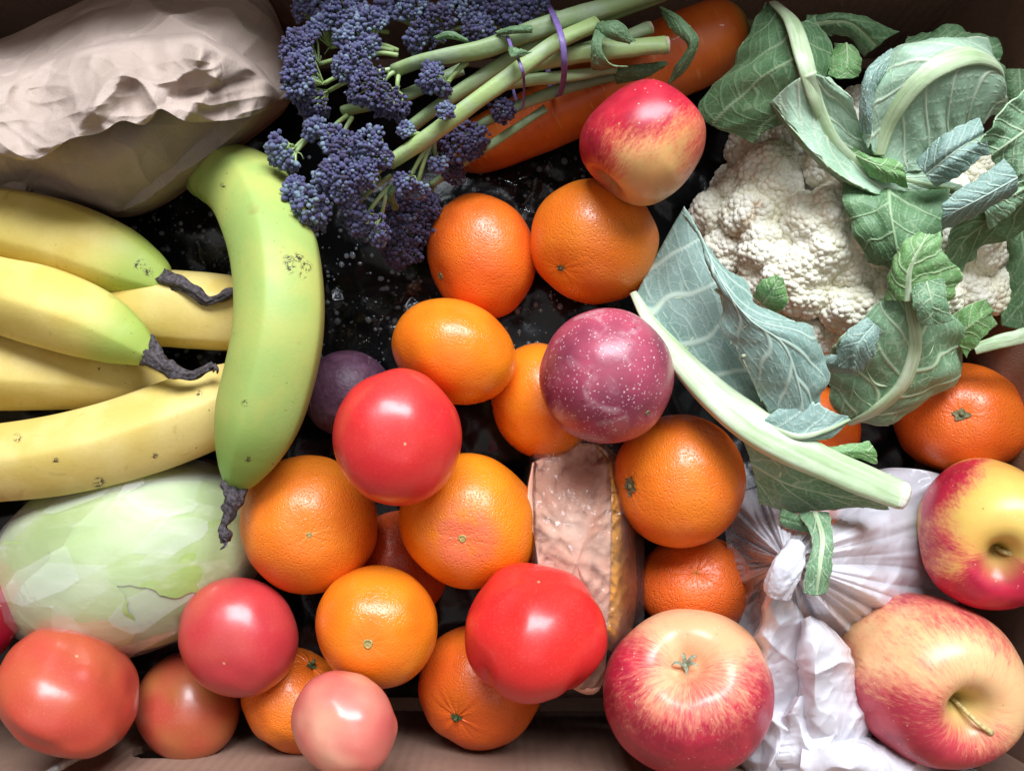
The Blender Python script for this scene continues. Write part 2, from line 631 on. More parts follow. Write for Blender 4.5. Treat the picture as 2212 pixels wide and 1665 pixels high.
tv = np.array([(-1.4, -1.1, -.0062), (1.4, -1.1, -.0062), (1.4, 1.1, -.0062), (-1.4, 1.1, -.0062)])
to = mk('tabletop', tv, np.array([[0, 1, 2, 3]]), tb, smooth=False)
to['kind'] = 'structure'
tag(to, 'brown tabletop under the cardboard box', 'tabletop')

# ------------------------------------------------------------------ round fruit
BALLS = []


def settle(px, py, r, z, name):
    while True:
        c = at(px, py, z)
        rm = r * pm(c)
        ok = True
        for (cj, rj) in BALLS:
            if np.linalg.norm(c - cj) < .95 * (rm + rj) and c[2] > cj[2] - .5 * rj:
                ok = False
                break
        if ok or z > .24:
            break
        z += .001
    BALLS.append((c, rm))
    return c, rm


def axis_px(c, r, pole):
    """unit direction from the centre to where the picture point lies on the sphere"""
    if len(pole) == 3:
        v = np.array(pole, float)[0] * CX + pole[1] * CY + pole[2] * CZ
        return v / np.linalg.norm(v)
    d = ray(pole[0], pole[1])
    d = d / np.linalg.norm(d)
    oc = CAMP - c
    b = np.dot(oc, d)
    disc = b * b - (np.dot(oc, oc) - r * r)
    t = -b - math.sqrt(max(disc, 0))
    v = CAMP + t * d - c
    return v / np.linalg.norm(v)


def basis(ax, spin=0.0):
    a = np.array([0, 0, 1.0]) if abs(ax[2]) < .9 else np.array([0, 1.0, 0])
    x = np.cross(a, ax)
    x /= np.linalg.norm(x)
    y = np.cross(ax, x)
    c, s = math.cos(spin), math.sin(spin)
    return np.stack([c * x + s * y, -s * x + c * y, ax], 1)


def fruit(name, px, py, rx, ry, z, kind, pole, mat, seed, rot=0.0, nu=110, nv=150, blush=None, spin=0.0, lump=1.0, ob=.93):
    c, r = settle(px, py, (rx + ry) / 2, z, name)
    k = pm(c)
    ax = axis_px(c, r, pole)
    Bm = basis(ax, spin)
    th = np.linspace(0, np.pi, nu)[:, None] * np.ones((1, nv))
    ph = np.ones((nu, 1)) * np.arange(nv)[None] / nv * 2 * np.pi
    if kind == 'apple':
        P = np.array([(0, .50), (.05, .54), (.11, .66), (.20, .80), (.33, .91), (.50, .935), (.70, .85), (.88, .64), (.985, .33), (1.0, .05), (.965, -.28), (.87, -.58),
                      (.72, -.80), (.55, -.91), (.40, -.92), (.27, -.84), (.14, -.68), (0, -.60)])
        C = cat(P, nu)
        rho, zz = C[:, 0][:, None], C[:, 1][:, None]
        lob = 1 + .018 * np.cos(5 * ph + seed) * sstep(.2, -.9, zz)
        L = np.stack([rho * lob * np.cos(ph), rho * lob * np.sin(ph), zz * np.ones_like(ph)], -1)
        L[..., 2] += .012 * np.cos(5 * ph + seed) * sstep(-.5, -.95, zz) * sstep(.1, .4, rho)
        th = np.arctan2(rho, zz) * np.ones_like(ph)
    else:
        R = np.ones_like(th)
        dep = {'citrus': .055, 'tomato': .02, 'round': .01, 'ribbed': .03}[kind]
        R -= dep * np.exp(-(th / .28) ** 2) + .05 * np.exp(-((np.pi - th) / .4) ** 2)
        if kind == 'ribbed':
            gq = np.mod(5 * (ph + .12 * np.sin(2 * ph + seed)) + 1.0, 2 * np.pi) - np.pi
            R += .02 * np.cos(gq + np.pi) * np.sin(th) - (.06 * np.exp(-(gq / .6) ** 2)) * sstep(1.3, 2.3, th) - .10 * np.exp(-((np.pi - th) / .5) ** 2)
        L = np.stack([R * np.sin(th) * np.cos(ph), R * np.sin(th) * np.sin(ph), R * np.cos(th) * ob], -1)
        if kind == 'citrus':
            w = np.exp(-(th / .5) ** 2)
            q = np.stack([np.cos(ph) * 3.2, np.sin(ph) * 3.2, th * .6], -1)
            L *= (1 + (.004 if lump < 1.5 else .012 * lump) * (w * noise(q * 1.5, seed))[..., None])
    un = L / (np.linalg.norm(L, axis=-1, keepdims=True) + 1e-9)
    L = L * (1 + .03 * lump * noise(un * 1.3 + seed * 7.3, seed)[..., None] + .012 * lump * noise(un * 2.9 + seed, seed + 3)[..., None])
    ext = np.abs(L.reshape(-1, 3) @ Bm.T @ np.stack([CX, CY, CZ], 1))
    if kind in ('tomato',):
        L[..., 2] *= .9
    Wd = L @ Bm.T
    e1 = math.cos(rot) * CX + math.sin(rot) * CY
    e2 = -math.sin(rot) * CX + math.cos(rot) * CY
    a1, a2, a3 = Wd @ e1, Wd @ e2, Wd @ CZ
    a1 = a1 / np.abs(a1).max() * rx * k
    a2 = a2 / np.abs(a2).max() * ry * k
    a3 = a3 * (rx + ry) / 2 * k
    Wd = a1[..., None] * e1 + a2[..., None] * e2 + a3[..., None] * CZ
    rad = np.array([px - 1106.0, 832.5 - py])
    dist = float(np.hypot(*rad)) + 1e-6
    ur = (rad[0] * CX + rad[1] * CY) / dist
    Wd = Wd + (math.cos(math.atan(dist / FPX)) - 1) * (Wd @ ur)[..., None] * ur
    attrs = {'th': th.ravel(), 'mer': np.stack([np.cos(ph), np.sin(ph), th * .42], -1).reshape(-1, 3), 'shape': (un + seed).reshape(-1, 3) * .03}
    if kind == 'apple':
        nn = Wd.reshape(-1, 3)
        nn = nn / (np.linalg.norm(nn, axis=1, keepdims=True) + 1e-9)
        b = np.zeros(len(nn))
        for (dx, dy, dz, lo, hi, amt) in blush:
            d = dx * CX + dy * CY + dz * CZ
            d /= np.linalg.norm(d)
            b = np.maximum(b, amt * sstep(lo, hi, nn @ d + .18 * noise(nn * 2.2 + seed, seed + 9)))
        attrs['blush'] = b
    F = gridf(nu, nv, True)
    o = mk(name, (Wd + c).reshape(-1, 3), F, mat, attrs=attrs, origin_at=c)
    o['_r'] = r
    polepos = Wd[0].mean(0) + c
    return o, c, r, ax, polepos, Bm


def scar(parent, pos, ax, r, mat, name='stem_scar', ring=True):
    """little ring and plug where the fruit hung"""
    Bm = basis(ax)
    b = Bag()
    a = np.linspace(0, 2 * np.pi, 15)[:-1]
    C = pos + ax * r * .05 + (np.stack([np.cos(a), np.sin(a), 0 * a], 1) * (r * (1 + .12 * np.sin(3 * a)))[:, None]) @ Bm.T
    C = np.vstack([C, C[:1]])
    V, F = tube(C, r * .33, 7, ref=ax, cap=False)
    b.add(V, F)
    pts = np.array([(0, 0, .25), *[(math.cos(t), math.sin(t), 0) for t in np.linspace(0, 2 * np.pi, 11)[:-1]]])
    V = pos + (pts * r * .9) @ Bm.T
    b.add(V, np.array([[0, 1 + i, 1 + (i + 1) % 10] for i in range(10)]))
    return b.build(name, mat, parent)


def calyx(parent, pos, ax, r, mat, n=5, seed=0, stub=.6, lift=.15, name='calyx'):
    """star of dried sepals with a stub in the middle"""
    Bm = basis(ax, seed)
    b = Bag()
    for i in range(n):
        a = 2 * np.pi * i / n + .35 * math.sin(seed * 3 + i * 5)
        L = r * (.75 + .4 * abs(math.sin(seed + i * 2.1)))
        u = np.linspace(0, 1, 6)
        w = r * (.36 if lift < .5 else .17) * np.sin(np.pi * (.15 + .85 * u)) ** .8
        cx = L * u
        up = L * (lift * np.sin(u * 2.4) + .10 * math.sin(i * 3 + seed) * u)
        for s, o in ((0, 0),):
            l = np.stack([cx * math.cos(a) - w * math.sin(a), cx * math.sin(a) + w * math.cos(a), up + .10 * r], 1)
            m = np.stack([cx * math.cos(a), cx * math.sin(a), up + .02 * r], 1)
            q = np.stack([cx * math.cos(a) + w * math.sin(a), cx * math.sin(a) - w * math.cos(a), up + .10 * r], 1)
            G = np.stack([l, m, q], 1)
            b.add(pos + G.reshape(-1, 3) @ Bm.T, gridf(6, 3))
    C = pos + np.array([(0, 0, -.1 * r), (0, 0, stub * .5 * r), (.08 * r, 0, stub * r)]) @ Bm.T
    V, F = tube(C, np.array([.30, .24, .28]) * r, 8, ref=Bm[:, 0])
    b.add(V, F)
    return b.build(name, mat, parent)


scar_m = plain('stem_scar_tan', (.38, .30, .10), .7, .3, 700)
calyx_m = plain('dry_calyx', (.16, .15, .07), .8, .5, 600)
green_stub = plain('green_stub', (.07, .11, .04), .6, .4, 600)
stem_m = plain('apple_stem', (.52, .42, .18), .6, .35, 500)
sepal_m = plain('pale_sepal', (.27, .28, .19), .8, .35, 700)

or_a = citrus('orange_peel', (.82, .175, .014), (.82, .215, .016))
or_b = citrus('orange_peel_deep', (.77, .12, .013), (.79, .155, .013))
or_c = citrus('mandarin_peel', (.83, .175, .010), (.83, .23, .012), pore=.00025, rough=.26)
or_d = citrus('orange_peel_amber', (.81, .20, .014), (.79, .155, .014), pore=.0005)
or_e = citrus('mandarin_peel_rough', (.66, .10, .010), (.74, .13, .012), pore=.0007, rough=.42)
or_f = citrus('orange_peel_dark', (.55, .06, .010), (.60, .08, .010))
or_g = citrus('orange_peel_blush', (.86, .20, .008), (.86, .25, .010), blotch=(.78, .155, .06), pore=.0005)
to_a = tomato_m('tomato_skin_red', (.68, .026, .03), (.70, .040, .035))
to_b = tomato_m('tomato_skin_bright', (.70, .020, .02), (.72, .03, .024), rough=.38)
to_c = tomato_m('tomato_skin_pink', (.52, .036, .048), (.56, .046, .052), pale=(.54, .075, .055))
to_d = tomato_m('tomato_skin_coral', (.53, .050, .040), (.57, .062, .042), pale=(.54, .10, .042))
to_e = tomato_m('tomato_skin_dull', (.42, .055, .032), (.46, .065, .036), pale=(.44, .14, .04))
to_f = tomato_m('tomato_skin_pale', (.62, .13, .11), (.65, .17, .13), pale=(.66, .34, .22))

G_OR = 'oranges and mandarins heaped in the box'
G_TO = 'tomatoes heaped in the box'
G_AP = 'apples heaped in the box'

# lowest layer first
o, c, r, ax, pp, _ = fruit('beetroot', 1052, 945, 105, 100, .052, 'round', (.2, .3, .8), None or plain('x', (.1, .1, .1)), 31)
beet = Nodes('beetroot_skin')
_v = beet.noise(90, detail=4, dist=.5)
_c = beet.mix(beet.map(_v, .3, .7), (.055, .020, .036), (.10, .042, .072))
_s = beet('Mapping', {'Vector': beet.coord(), 'Scale': (260.0, 22.0, 60.0), 'Rotation': (0.2, .3, .35)}).outputs[0]
_sc = beet.map(beet.noise(1.0, vec=_s, detail=2), .66, .72)
_c = beet.mix(beet.math('MULTIPLY', _sc, .5), _c, (.36, .26, .30))
beet = beet.done(beet.bsdf(color=_c, rough=.5, normal=beet.bump(beet.math('ADD', beet.noise(260, detail=4), beet.math('MULTIPLY', _sc, .6)), .0009), spec=.35))
o.data.materials.clear(); o.data.materials.append(beet)
tag(o, 'dark purple beetroot deep in the gap beside the red tomato and orange', 'beetroot', 'beetroots')

o, c, r, ax, pp, _ = fruit('beetroot', 752, 850, 96, 94, .088, 'round', (.9, .1, .1), beet, 32)
tag(o, 'dull purple beetroot wedged between the green banana and a red tomato', 'beetroot', 'beetroots')
V, F = tube(np.array([c + ax * r * .9, c + ax * r * 1.15, c + ax * r * 1.3]), [r * .2, r * .1, r * .03], 10)
mk('root_tail', V, F, beet, o)

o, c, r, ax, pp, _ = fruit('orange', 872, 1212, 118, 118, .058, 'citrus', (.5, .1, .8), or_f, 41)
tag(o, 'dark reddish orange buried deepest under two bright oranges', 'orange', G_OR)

o, c, r, ax, pp, _ = fruit('orange', 1748, 935, 110, 105, .085, 'citrus', (.1, .5, -.8), or_b, 42)
tag(o, 'orange half hidden under the torn cauliflower leaf', 'orange', G_OR)

o, c, r, ax, pp, _ = fruit('orange', 1750, 1092, 70, 62, .085, 'citrus', (.1, .5, -.8), or_e, 43)
tag(o, 'small orange peeping from under the cut cauliflower stalk above the white bag', 'orange', G_OR)

o, c, r, ax, pp, _ = fruit('mandarin', 1170, 868, 108, 128, .095, 'citrus', (.3, .5, -.8), or_c, 44, rot=.25)
tag(o, 'smooth mandarin partly covered by the speckled purple passion fruit', 'mandarin', G_OR)

o, c, r, ax, pp, B_ = fruit('mandarin', 640, 1508, 116, 114, .078, 'citrus', (681, 1420), or_d, 45, lump=2.4)
calyx(o, pp, ax, .0042, green_stub, 5, 2, stub=1.2)
tag(o, 'amber mandarin with puckered neck and dark stalk stub between tomatoes', 'mandarin', G_OR)

o, c, r, ax, pp, _ = fruit('tomato', 408, 1522, 118, 115, .078, 'tomato', (.2, -.5, -.8), to_e, 46)
tag(o, 'dull orange red tomato pressed against the hand hole of the box', 'tomato', G_TO)

o, c, r, ax, pp, _ = fruit('orange', 1037, 1478, 133, 138, .080, 'citrus', (978, 1562), or_b, 47, lump=1.6)
calyx(o, pp, ax, .0040, green_stub, 5, 1, stub=1.0)
tag(o, 'orange with a green stalk button and a seam under the lobed tomato', 'orange', G_OR)

o, c, r, ax, pp, _ = fruit('orange', 1500, 1262, 126, 112, .085, 'citrus', (1503, 1228), or_e, 48, lump=1.5)
tag(o, 'rough dark orange with a dimple beside the knotted white bag', 'orange', G_OR)

o, c, r, ax, pp, _ = fruit('orange', 2072, 905, 150, 122, .095, 'citrus', (2078, 892), or_b, 49, rot=-.12, lump=1.4)
calyx(o, pp, ax, .0050, calyx_m, 5, 3, stub=.4)
tag(o, 'flattened orange with a dry star calyx by the right wall of the box', 'orange', G_OR)

o, c, r, ax, pp, _ = fruit('orange', 1041, 557, 117, 139, .112, 'citrus', (934, 600), or_b, 50, rot=.12)
scar(o, pp, ax, .0018, calyx_m)
tag(o, 'tall deep orange just below the purple broccoli florets', 'orange', G_OR)

o, c, r, ax, pp, _ = fruit('orange', 1281, 523, 138, 135, .122, 'citrus', (1207, 586), or_a, 51)
calyx(o, pp, ax, .0030, calyx_m, 5, 1, stub=.3)
tag(o, 'glossy bright orange with small dry stalk scar touching the upper apple', 'orange', G_OR)

o, c, r, ax, pp, _ = fruit('mandarin', 982, 759, 138, 112, .120, 'citrus', (.7, .5, -.5), or_c, 52, rot=-.25)
tag(o, 'smooth flattened mandarin lying between the red tomato and two oranges', 'mandarin', G_OR)

o, c, r, ax, pp, _ = fruit('orange', 1014, 1125, 153, 147, .110, 'citrus', (996, 1170), or_g, 53, rot=-.3, lump=1.2)
scar(o, pp, ax, .0018, scar_m)
tag(o, 'large pitted orange with a reddish patch round its navel between two tomatoes', 'orange', G_OR)

o, c, r, ax, pp, _ = fruit('orange', 669, 1131, 149, 152, .105, 'citrus', (669, 1157), or_a, 54)
scar(o, pp, ax, .0012, scar_m)
tag(o, 'smooth round orange with a tiny green navel beside the green banana tip', 'orange', G_OR)

o, c, r, ax, pp, _ = fruit('mandarin', 816, 1350, 131, 133, .108, 'citrus', (792, 1395), or_c, 55)
scar(o, pp, ax, .0022, scar_m)
tag(o, 'shiny mandarin with a pale ring scar above the palest tomato', 'mandarin', G_OR)

o, c, r, ax, pp, _ = fruit('orange', 1465, 1039, 142, 145, .118, 'citrus', (1352, 1050), or_d, 56)
calyx(o, pp, ax, .0062, calyx_m, 6, 4, stub=.3, lift=.05)
tag(o, 'amber orange with a dried calyx on its side under the cauliflower stalk', 'orange', G_OR)

# tomatoes
o, c, r, ax, pp, _ = fruit('tomato', 518, 1375, 131, 133, .112, 'tomato', (474, 1448), to_c, 60)
tag(o, 'pinkish red tomato leaning on the wrapped cabbage', 'tomato', G_TO)
o, c, r, ax, pp, _ = fruit('tomato', 150, 1486, 151, 137, .135, 'tomato', (182, 1395), to_d, 61, rot=-.15, lump=2.2)
tag(o, 'coral red tomato with flattened sides next to the crimson apple', 'tomato', G_TO)
o, c, r, ax, pp, _ = fruit('tomato', 860, 945, 139, 148, .13, 'tomato', (880, 961), to_a, 62, rot=.2)
tag(o, 'bright red round tomato resting on three oranges beside the beetroot', 'tomato', G_TO)
o, c, r, ax, pp, _ = fruit('tomato', 1154, 1362, 155, 147, .12, 'ribbed', (.05, .80, .35), to_b, 63, lump=1.4, spin=.5)
tag(o, 'large bright red lobed tomato with a notched lower edge', 'tomato', G_TO)
o, c, r, ax, pp, _ = fruit('tomato', 743, 1560, 115, 117, .112, 'tomato', (.2, -.2, -.8), to_f, 64, rot=.5, lump=1.6)
tag(o, 'palest pink and yellow tomato beside the front wall of the box', 'tomato', G_TO)

# passion fruit
pf = Nodes('passion_fruit_skin')
_b = pf.noise(26, detail=3)
_c = pf.mix(pf.map(_b, .3, .68), (.20, .032, .06), (.46, .078, .13))
_c = pf.mix(pf.math('MULTIPLY', pf.map(pf.noise(55, detail=4, dist=.8), .55, .72), .5), _c, (.55, .34, .36))
_d = pf('VectorMath', {0: pf.coord(), 1: pf('VectorMath', {0: pf('TexNoise', {'Vector': pf.coord(), 'Scale': 500.0}).outputs['Color'], 'Scale': .0018}, operation='SCALE').outputs[0]}, operation='ADD').outputs[0]
_s = pf.map(pf.vor(430, vec=_d), .15, .27, 1, 0)
_s = pf.math('MULTIPLY', _s, pf.map(pf.noise(70, detail=2), .32, .5))
_c = pf.mix(pf.math('MULTIPLY', _s, .72), _c, (.72, .50, .48))
_k = pf.math('MULTIPLY', pf.map(pf.noise(110, detail=3), .66, .74), .7)
_c = pf.mix(_k, _c, (.10, .03, .04))
pf = pf.done(pf.bsdf(color=_c, rough=.36, normal=pf.bump(pf.noise(160, detail=3), .0003), spec=.5, coat=.2, coatr=.3))
o, c, r, ax, pp, _ = fruit('passion_fruit', 1309, 811, 145, 146, .135, 'round', (1403, 893), pf, 70, ob=1.0)
scar(o, pp, ax, .0012, calyx_m)
tag(o, 'purple passion fruit covered in pale speckles on top of the oranges', 'passion fruit')


# apples
def stem(parent, pos, ax, pts, r, mat=stem_m, name='stem'):
    V, F = tube(np.asarray(pts), r, 10)
    return mk(name, V, F, mat, parent)


YEL, RED = (.80, .44, .13), (.56, .018, .045)
ap = [apple_m('apple_skin_a', (.80, .47, .17), (.58, .022, .045), 1), apple_m('apple_skin_b', (.84, .50, .27), (.58, .030, .065), 2),
      apple_m('apple_skin_c', (.82, .52, .25), (.58, .05, .075), 3), apple_m('apple_skin_d', (.80, .54, .13), (.60, .022, .06), 4), apple_m('apple_skin_e', (.6, .2, .10), (.40, .008, .03), 5)]
o, c, r, ax, pp, B_ = fruit('apple', 1388, 310, 137, 137, .150, 'apple', (-.64, -.72, -.04), ap[0], 1, blush=[(-.15, .85, .35, -.6, .85, 1.15), (-1, .25, .1, -.1, .9, 1.0), (.95, .1, .1, -.1, 1.0, .72)], nu=150, nv=220)
tag(o, 'red and yellow apple leaning on the cauliflower under the broccoli stalks', 'apple', G_AP)

o, c, r, ax, pp, B_ = fruit('apple', 1484, 1490, 187, 186, .118, 'apple', (.16, -.60, -.62), ap[1], 2, blush=[(.05, -.9, .3, -.65, .65, 1.05), (-.95, 0, .1, .1, .95, .95), (.8, -.5, .4, .1, .85, 1.05)], nu=170, nv=240)
bot = c - ax * r * .60
calyx(o, bot, -ax, .0072, sepal_m, 5, 2.3, stub=.3, lift=.95)
tag(o, 'large red and cream apple showing its dried sepals beside the white bag', 'apple', G_AP)

o, c, r, ax, pp, B_ = fruit('apple', 1996, 1455, 204, 172, .128, 'apple', (2108, 1548), ap[2], 3, rot=-.62, blush=[(-.45, -.9, .05, -.35, .7, 1.1), (.9, -.1, -.3, .2, .8, 1.0), (.1, .95, .0, .2, 1.0, .8), (-.5, .6, .6, .0, 1.1, .36)], nu=170, nv=240)
p0 = pp - ax * .002
zt = float(c[2])
p1, p2, p3 = at(2092, 1542, zt + .78 * r), at(2118, 1566, zt + .86 * r), at(2142, 1582, zt + .84 * r)
stem(o, p0, ax, cat(np.array([p0, p1, p2, p3]), 14), np.concatenate([np.full(11, .0012), [.0014, .0019, .0018]]))
tag(o, 'pale yellow and pink apple with a long thin stem in the box corner', 'apple', G_AP)

o, c, r, ax, pp, B_ = fruit('apple', 2128, 1150, 158, 160, .125, 'apple', (2160, 1210), ap[3], 4, blush=[(-.2, -1, .2, .25, .75, 1.1), (-.9, .9, -.1, .6, 1.0, 1.0), (-.9, -.45, .1, .45, 1.0, .8)], nu=160, nv=230)
stem(o, pp, ax, cat(np.array([pp - ax * .002, pp + ax * .008 + .003 * CX, pp + ax * .014 + .010 * CX, pp + ax * .017 + .017 * CX]), 12), np.linspace(.0014, .0019, 12))
tag(o, 'yellow apple with a crimson side and deep stem hollow under the flat orange', 'apple', G_AP)

o, c, r, ax, pp, B_ = fruit('apple', -72, 1312, 122, 124, .132, 'apple', (-.5, .4, .6), ap[4], 5, blush=[(0, 0, 1, -2, -1, 1.3)], nu=120, nv=160)
tag(o, 'deep crimson apple cut off beside the wrapped cabbage and coral tomato', 'apple', G_AP)

# ------------------------------------------------------------------ bananas
ban = [banana_m('banana_skin_yellow', (.62, .46, .105), (.69, .54, .16), (.36, .46, .09), .70, .92),
       banana_m('banana_skin_ripe', (.63, .46, .12), (.70, .54, .19), (.55, .45, .12), .9, 1.2),
       banana_m('banana_skin_green', (.42, .47, .12), (.33, .45, .12), (.24, .45, .08), .74, .98)]
tip_m = plain('banana_tip', (.060, .046, .050), .75, .7, 420, bump=.0016)
G_BA = 'bananas on the left of the box'


def banana(pts, tip, mat, label, seed, ph0=0.0, ridge=.04, extra=None, scars=()):
    n, SEG = 200, 150
    C = cat(pts, n)
    W_ = at(C[:, 0], C[:, 1], C[:, 2])
    R = C[:, 3] * np.array([pm(p) for p in W_])
    e = np.linspace(0, 1, n)

    def shp(s, ph):
        a = 5 * (ph + ph0)
        return 1 + ridge * (1.1 - 2 * np.sqrt(np.cos(a / 2) ** 2 + .01)) * sstep(0, .1, s) + .018 * noise(np.stack(np.broadcast_arrays(s * 5, np.cos(ph) * 1.2, np.sin(ph) * 1.2 + seed), -1), seed)
    V, F = tube(W_, R, SEG, shape=shp)
    s = np.concatenate([np.repeat(e, SEG), [0, 1]])
    rel = V - CAMP
    dep = -(rel @ CZ)
    vx, vy = 1106 + FPX * (rel @ CX) / dep, 832.5 - FPX * (rel @ CY) / dep
    top = V[:, 2] > np.interp(s, e, W_[:, 2])
    sc_ = np.zeros(len(V))
    for (a, b_, r_) in scars:
        sc_ = np.maximum(sc_, sstep(r_ * 1.2, r_ * .5, np.hypot(vx - a, vy - b_)) * top)
    o = mk('banana', V, F, mat, attrs={'s': s, 'scar': sc_})
    tag(o, label, 'banana', G_BA)
    if tip:
        T = cat(tip, 26)
        tw = at(T[:, 0], T[:, 1], T[:, 2])
        k = np.array([pm(p) for p in tw])
        b = Bag()

        def ts(s, ph):
            return 1 + .22 * np.cos(5 * ph + seed + 3 * s) + .5 * noise(np.stack(np.broadcast_arrays(s * 9, np.cos(ph) * 1.5, np.sin(ph) * 1.5 + seed), -1), seed)
        V, F = tube(tw, T[:, 3] * k * .82, 18, shape=ts)
        b.add(V, F)
        for (q, L, ang) in [(0, 26, .9), (0, 22, -1.1), (0, 20, 2.2), (1, 20, .5), (1, 18, 2.0)] + (extra or []):
            p = T[0] if q == 0 else T[-1]
            x1, y1 = p[0] + L * math.cos(ang + seed), p[1] + L * math.sin(ang + seed)
            rr = p[3] if q == 0 else p[3] * .9
            cc = cat([(p[0], p[1], p[2] + .002, rr * .5), ((p[0] + x1) / 2 + 4, (p[1] + y1) / 2, p[2] + .004, rr * .4), (x1, y1, p[2] + .001, rr * .18)], 10)
            w = at(cc[:, 0], cc[:, 1], cc[:, 2])
            V, F = tube(w, cc[:, 3] * pm(w[0]), 8, flat=.4)
            b.add(V, F)
        b.build('dried_tip', tip_m, o)
    return o


banana([(-240, 800, .10, 70), (-120, 800, .112, 82), (0, 800, .12, 84), (120, 806, .12, 77), (230, 820, .116, 62), (310, 832, .112, 44), (352, 834, .11, 27), (372, 832, .109, 10)],
       None, ban[1], 'yellow banana tucked beneath the one with a green shouldered tip', 3, .3)
banana([(180, 720, .11, 60), (250, 690, .114, 74), (330, 668, .118, 82), (420, 672, .116, 83), (520, 680, .110, 78), (610, 684, .105, 55), (640, 684, .104, 18)],
       None, ban[1], 'yellow banana lying crosswise behind the dried banana tips', 4, 1.0)
banana([(-240, 1010, .10, 70), (-120, 1008, .122, 84), (0, 1000, .135, 84), (130, 984, .137, 88), (250, 956, .133, 89), (360, 920, .126, 90), (480, 874, .118, 84), (570, 838, .112, 62), (610, 822, .110, 20)],
       None, ban[1], 'speckled yellow banana lying over the wrapped cabbage', 5, .62, scars=[(37, 946, 11), (214, 1042, 14), (120, 995, 8), (335, 985, 7), (430, 850, 8)])
banana([(-240, 500, .105, 66), (-120, 480, .118, 80), (0, 492, .128, 86), (130, 518, .133, 89), (235, 556, .134, 80), (305, 588, .132, 62), (348, 608, .131, 40), (366, 614, .130, 22)],
       [(356, 611, .132, 30), (372, 612, .137, 27), (395, 618, .142, 18), (420, 632, .143, 15), (447, 650, .141, 12), (470, 645, .141, 10), (492, 634, .140, 13), (512, 630, .138, 8)],
       ban[0], 'uppermost yellow banana beside the paper bag with brown nicks near its tip', 6, .25, extra=[(1, 22, -1.4)], scars=[(304, 570, 11), (320, 586, 11), (296, 574, 8)])
banana([(-240, 590, .120, 64), (-120, 606, .136, 78), (0, 637, .147, 82), (100, 663, .151, 85), (200, 698, .151, 77), (268, 733, .149, 58), (310, 758, .147, 36), (328, 768, .146, 22)],
       [(320, 763, .148, 30), (336, 772, .151, 26), (352, 788, .153, 19), (385, 806, .152, 15), (415, 812, .150, 12), (440, 800, .149, 9), (462, 788, .147, 11)],
       ban[0], 'yellow banana with a green shouldered tip overlapping two other bananas', 7, .55, extra=[(0, 40, -1.4 - 7), (1, 16, 1)])
gb = banana([(420, 402, .108, 26), (452, 386, .114, 58), (500, 388, .124, 78), (552, 432, .140, 88), (590, 520, .157, 93), (606, 620, .168, 95), (604, 720, .172, 96), (587, 810, .170, 96), (563, 895, .165, 92),
             (540, 965, .158, 74), (522, 1015, .153, 50), (512, 1042, .150, 31)],
            [(511, 1040, .152, 31), (507, 1062, .156, 26), (500, 1090, .157, 20), (492, 1118, .157, 13), (484, 1136, .156, 9), (486, 1152, .156, 16), (488, 1170, .155, 12)],
            ban[2], 'large green banana curving down beside the beetroot', 8, .1, scars=[(622, 562, 13), (645, 556, 12), (628, 580, 12), (662, 576, 13), (655, 594, 9), (482, 402, 7), (530, 870, 8), (536, 992, 7)])


# ------------------------------------------------------------------ pillow-like bodies from an outline
def outline_fn(c, pts):
    P = np.asarray(pts, float)
    Q = np.vstack([P, P[:1]])
    S = cat(Q, 400)
    a = np.arctan2(S[:, 1] - c[1], S[:, 0] - c[0])
    r = np.hypot(S[:, 1] - c[1], S[:, 0] - c[0])
    i = np.argsort(a)
    a, r = a[i], r[i]
    a = np.concatenate([a - 2 * np.pi, a, a + 2 * np.pi])
    r = np.concatenate([r, r, r])
    return lambda t: np.interp(t, a, r)


def pillow(name, c, pts, ztop, zedge, zbot, mat, parent, nt=90, na=220, p=2.4, disp=None, zadd=None):
    """closed body: outline in picture units at height zedge, domed up to ztop and down to zbot"""
    f = outline_fn(c, pts)
    t = np.linspace(0.001, 1, nt) ** .8
    a = np.linspace(-np.pi, np.pi, na, endpoint=False)
    T, A = np.meshgrid(t, a, indexing='ij')
    R = f(A) * T
    X, Y = c[0] + R * np.cos(A), c[1] + R * np.sin(A)
    Z = zedge + (ztop - zedge) * (1 - T ** p) ** (1 / 1.8)
    if zadd is not None:
        Z = Z + zadd(X, Y) * (1 - T ** 6)
    G = at(X, Y, Z)
    N = gnormal(G, True)
    N *= np.sign(N[..., 2:3] + 1e-9)
    if disp is not None:
        G = G + N * disp(G, X, Y)[..., None] * (1 - T ** 8)[..., None]
    lo = G[-1]
    t2 = np.linspace(1, 0.01, 24)[1:]
    cen = lo.mean(0)
    low = []
    for q in t2:
        w = cen + (lo - cen) * q
        w[:, 2] = zbot + (lo[:, 2] - zbot) * (1 - (1 - q) ** .6 * .999)
        low.append(w)
    G = np.concatenate([G, np.array(low)], 0)
    return mk(name, G.reshape(-1, 3), gridf(len(G), na, True), mat, parent)


# ------------------------------------------------------------------ black plastic bag with drops of water
bk = Nodes('black_plastic')
bk = bk.done(bk.bsdf(color=(.004, .0045, .005), rough=.26, normal=bk.bump(bk.noise(90, detail=2, dist=1.0), .0003), spec=.28))
drop_m = Nodes('water_drop')
drop_m = drop_m.done(drop_m.bsdf(color=(.55, .6, .65), rough=.06, trans=.75, ior=1.33))


def zblack(x, y):
    w = np.stack([x, y], -1)
    return .066 + .012 * fbm(np.concatenate([w * 9, 0 * w[..., :1]], -1), 5, 2) + .0075 * crease(w * 17, 3) + .004 * crease(w * 38 + 5, 9) + .02 * np.exp(-((x + .02) ** 2 / .02 + (y - .09) ** 2 / .01))


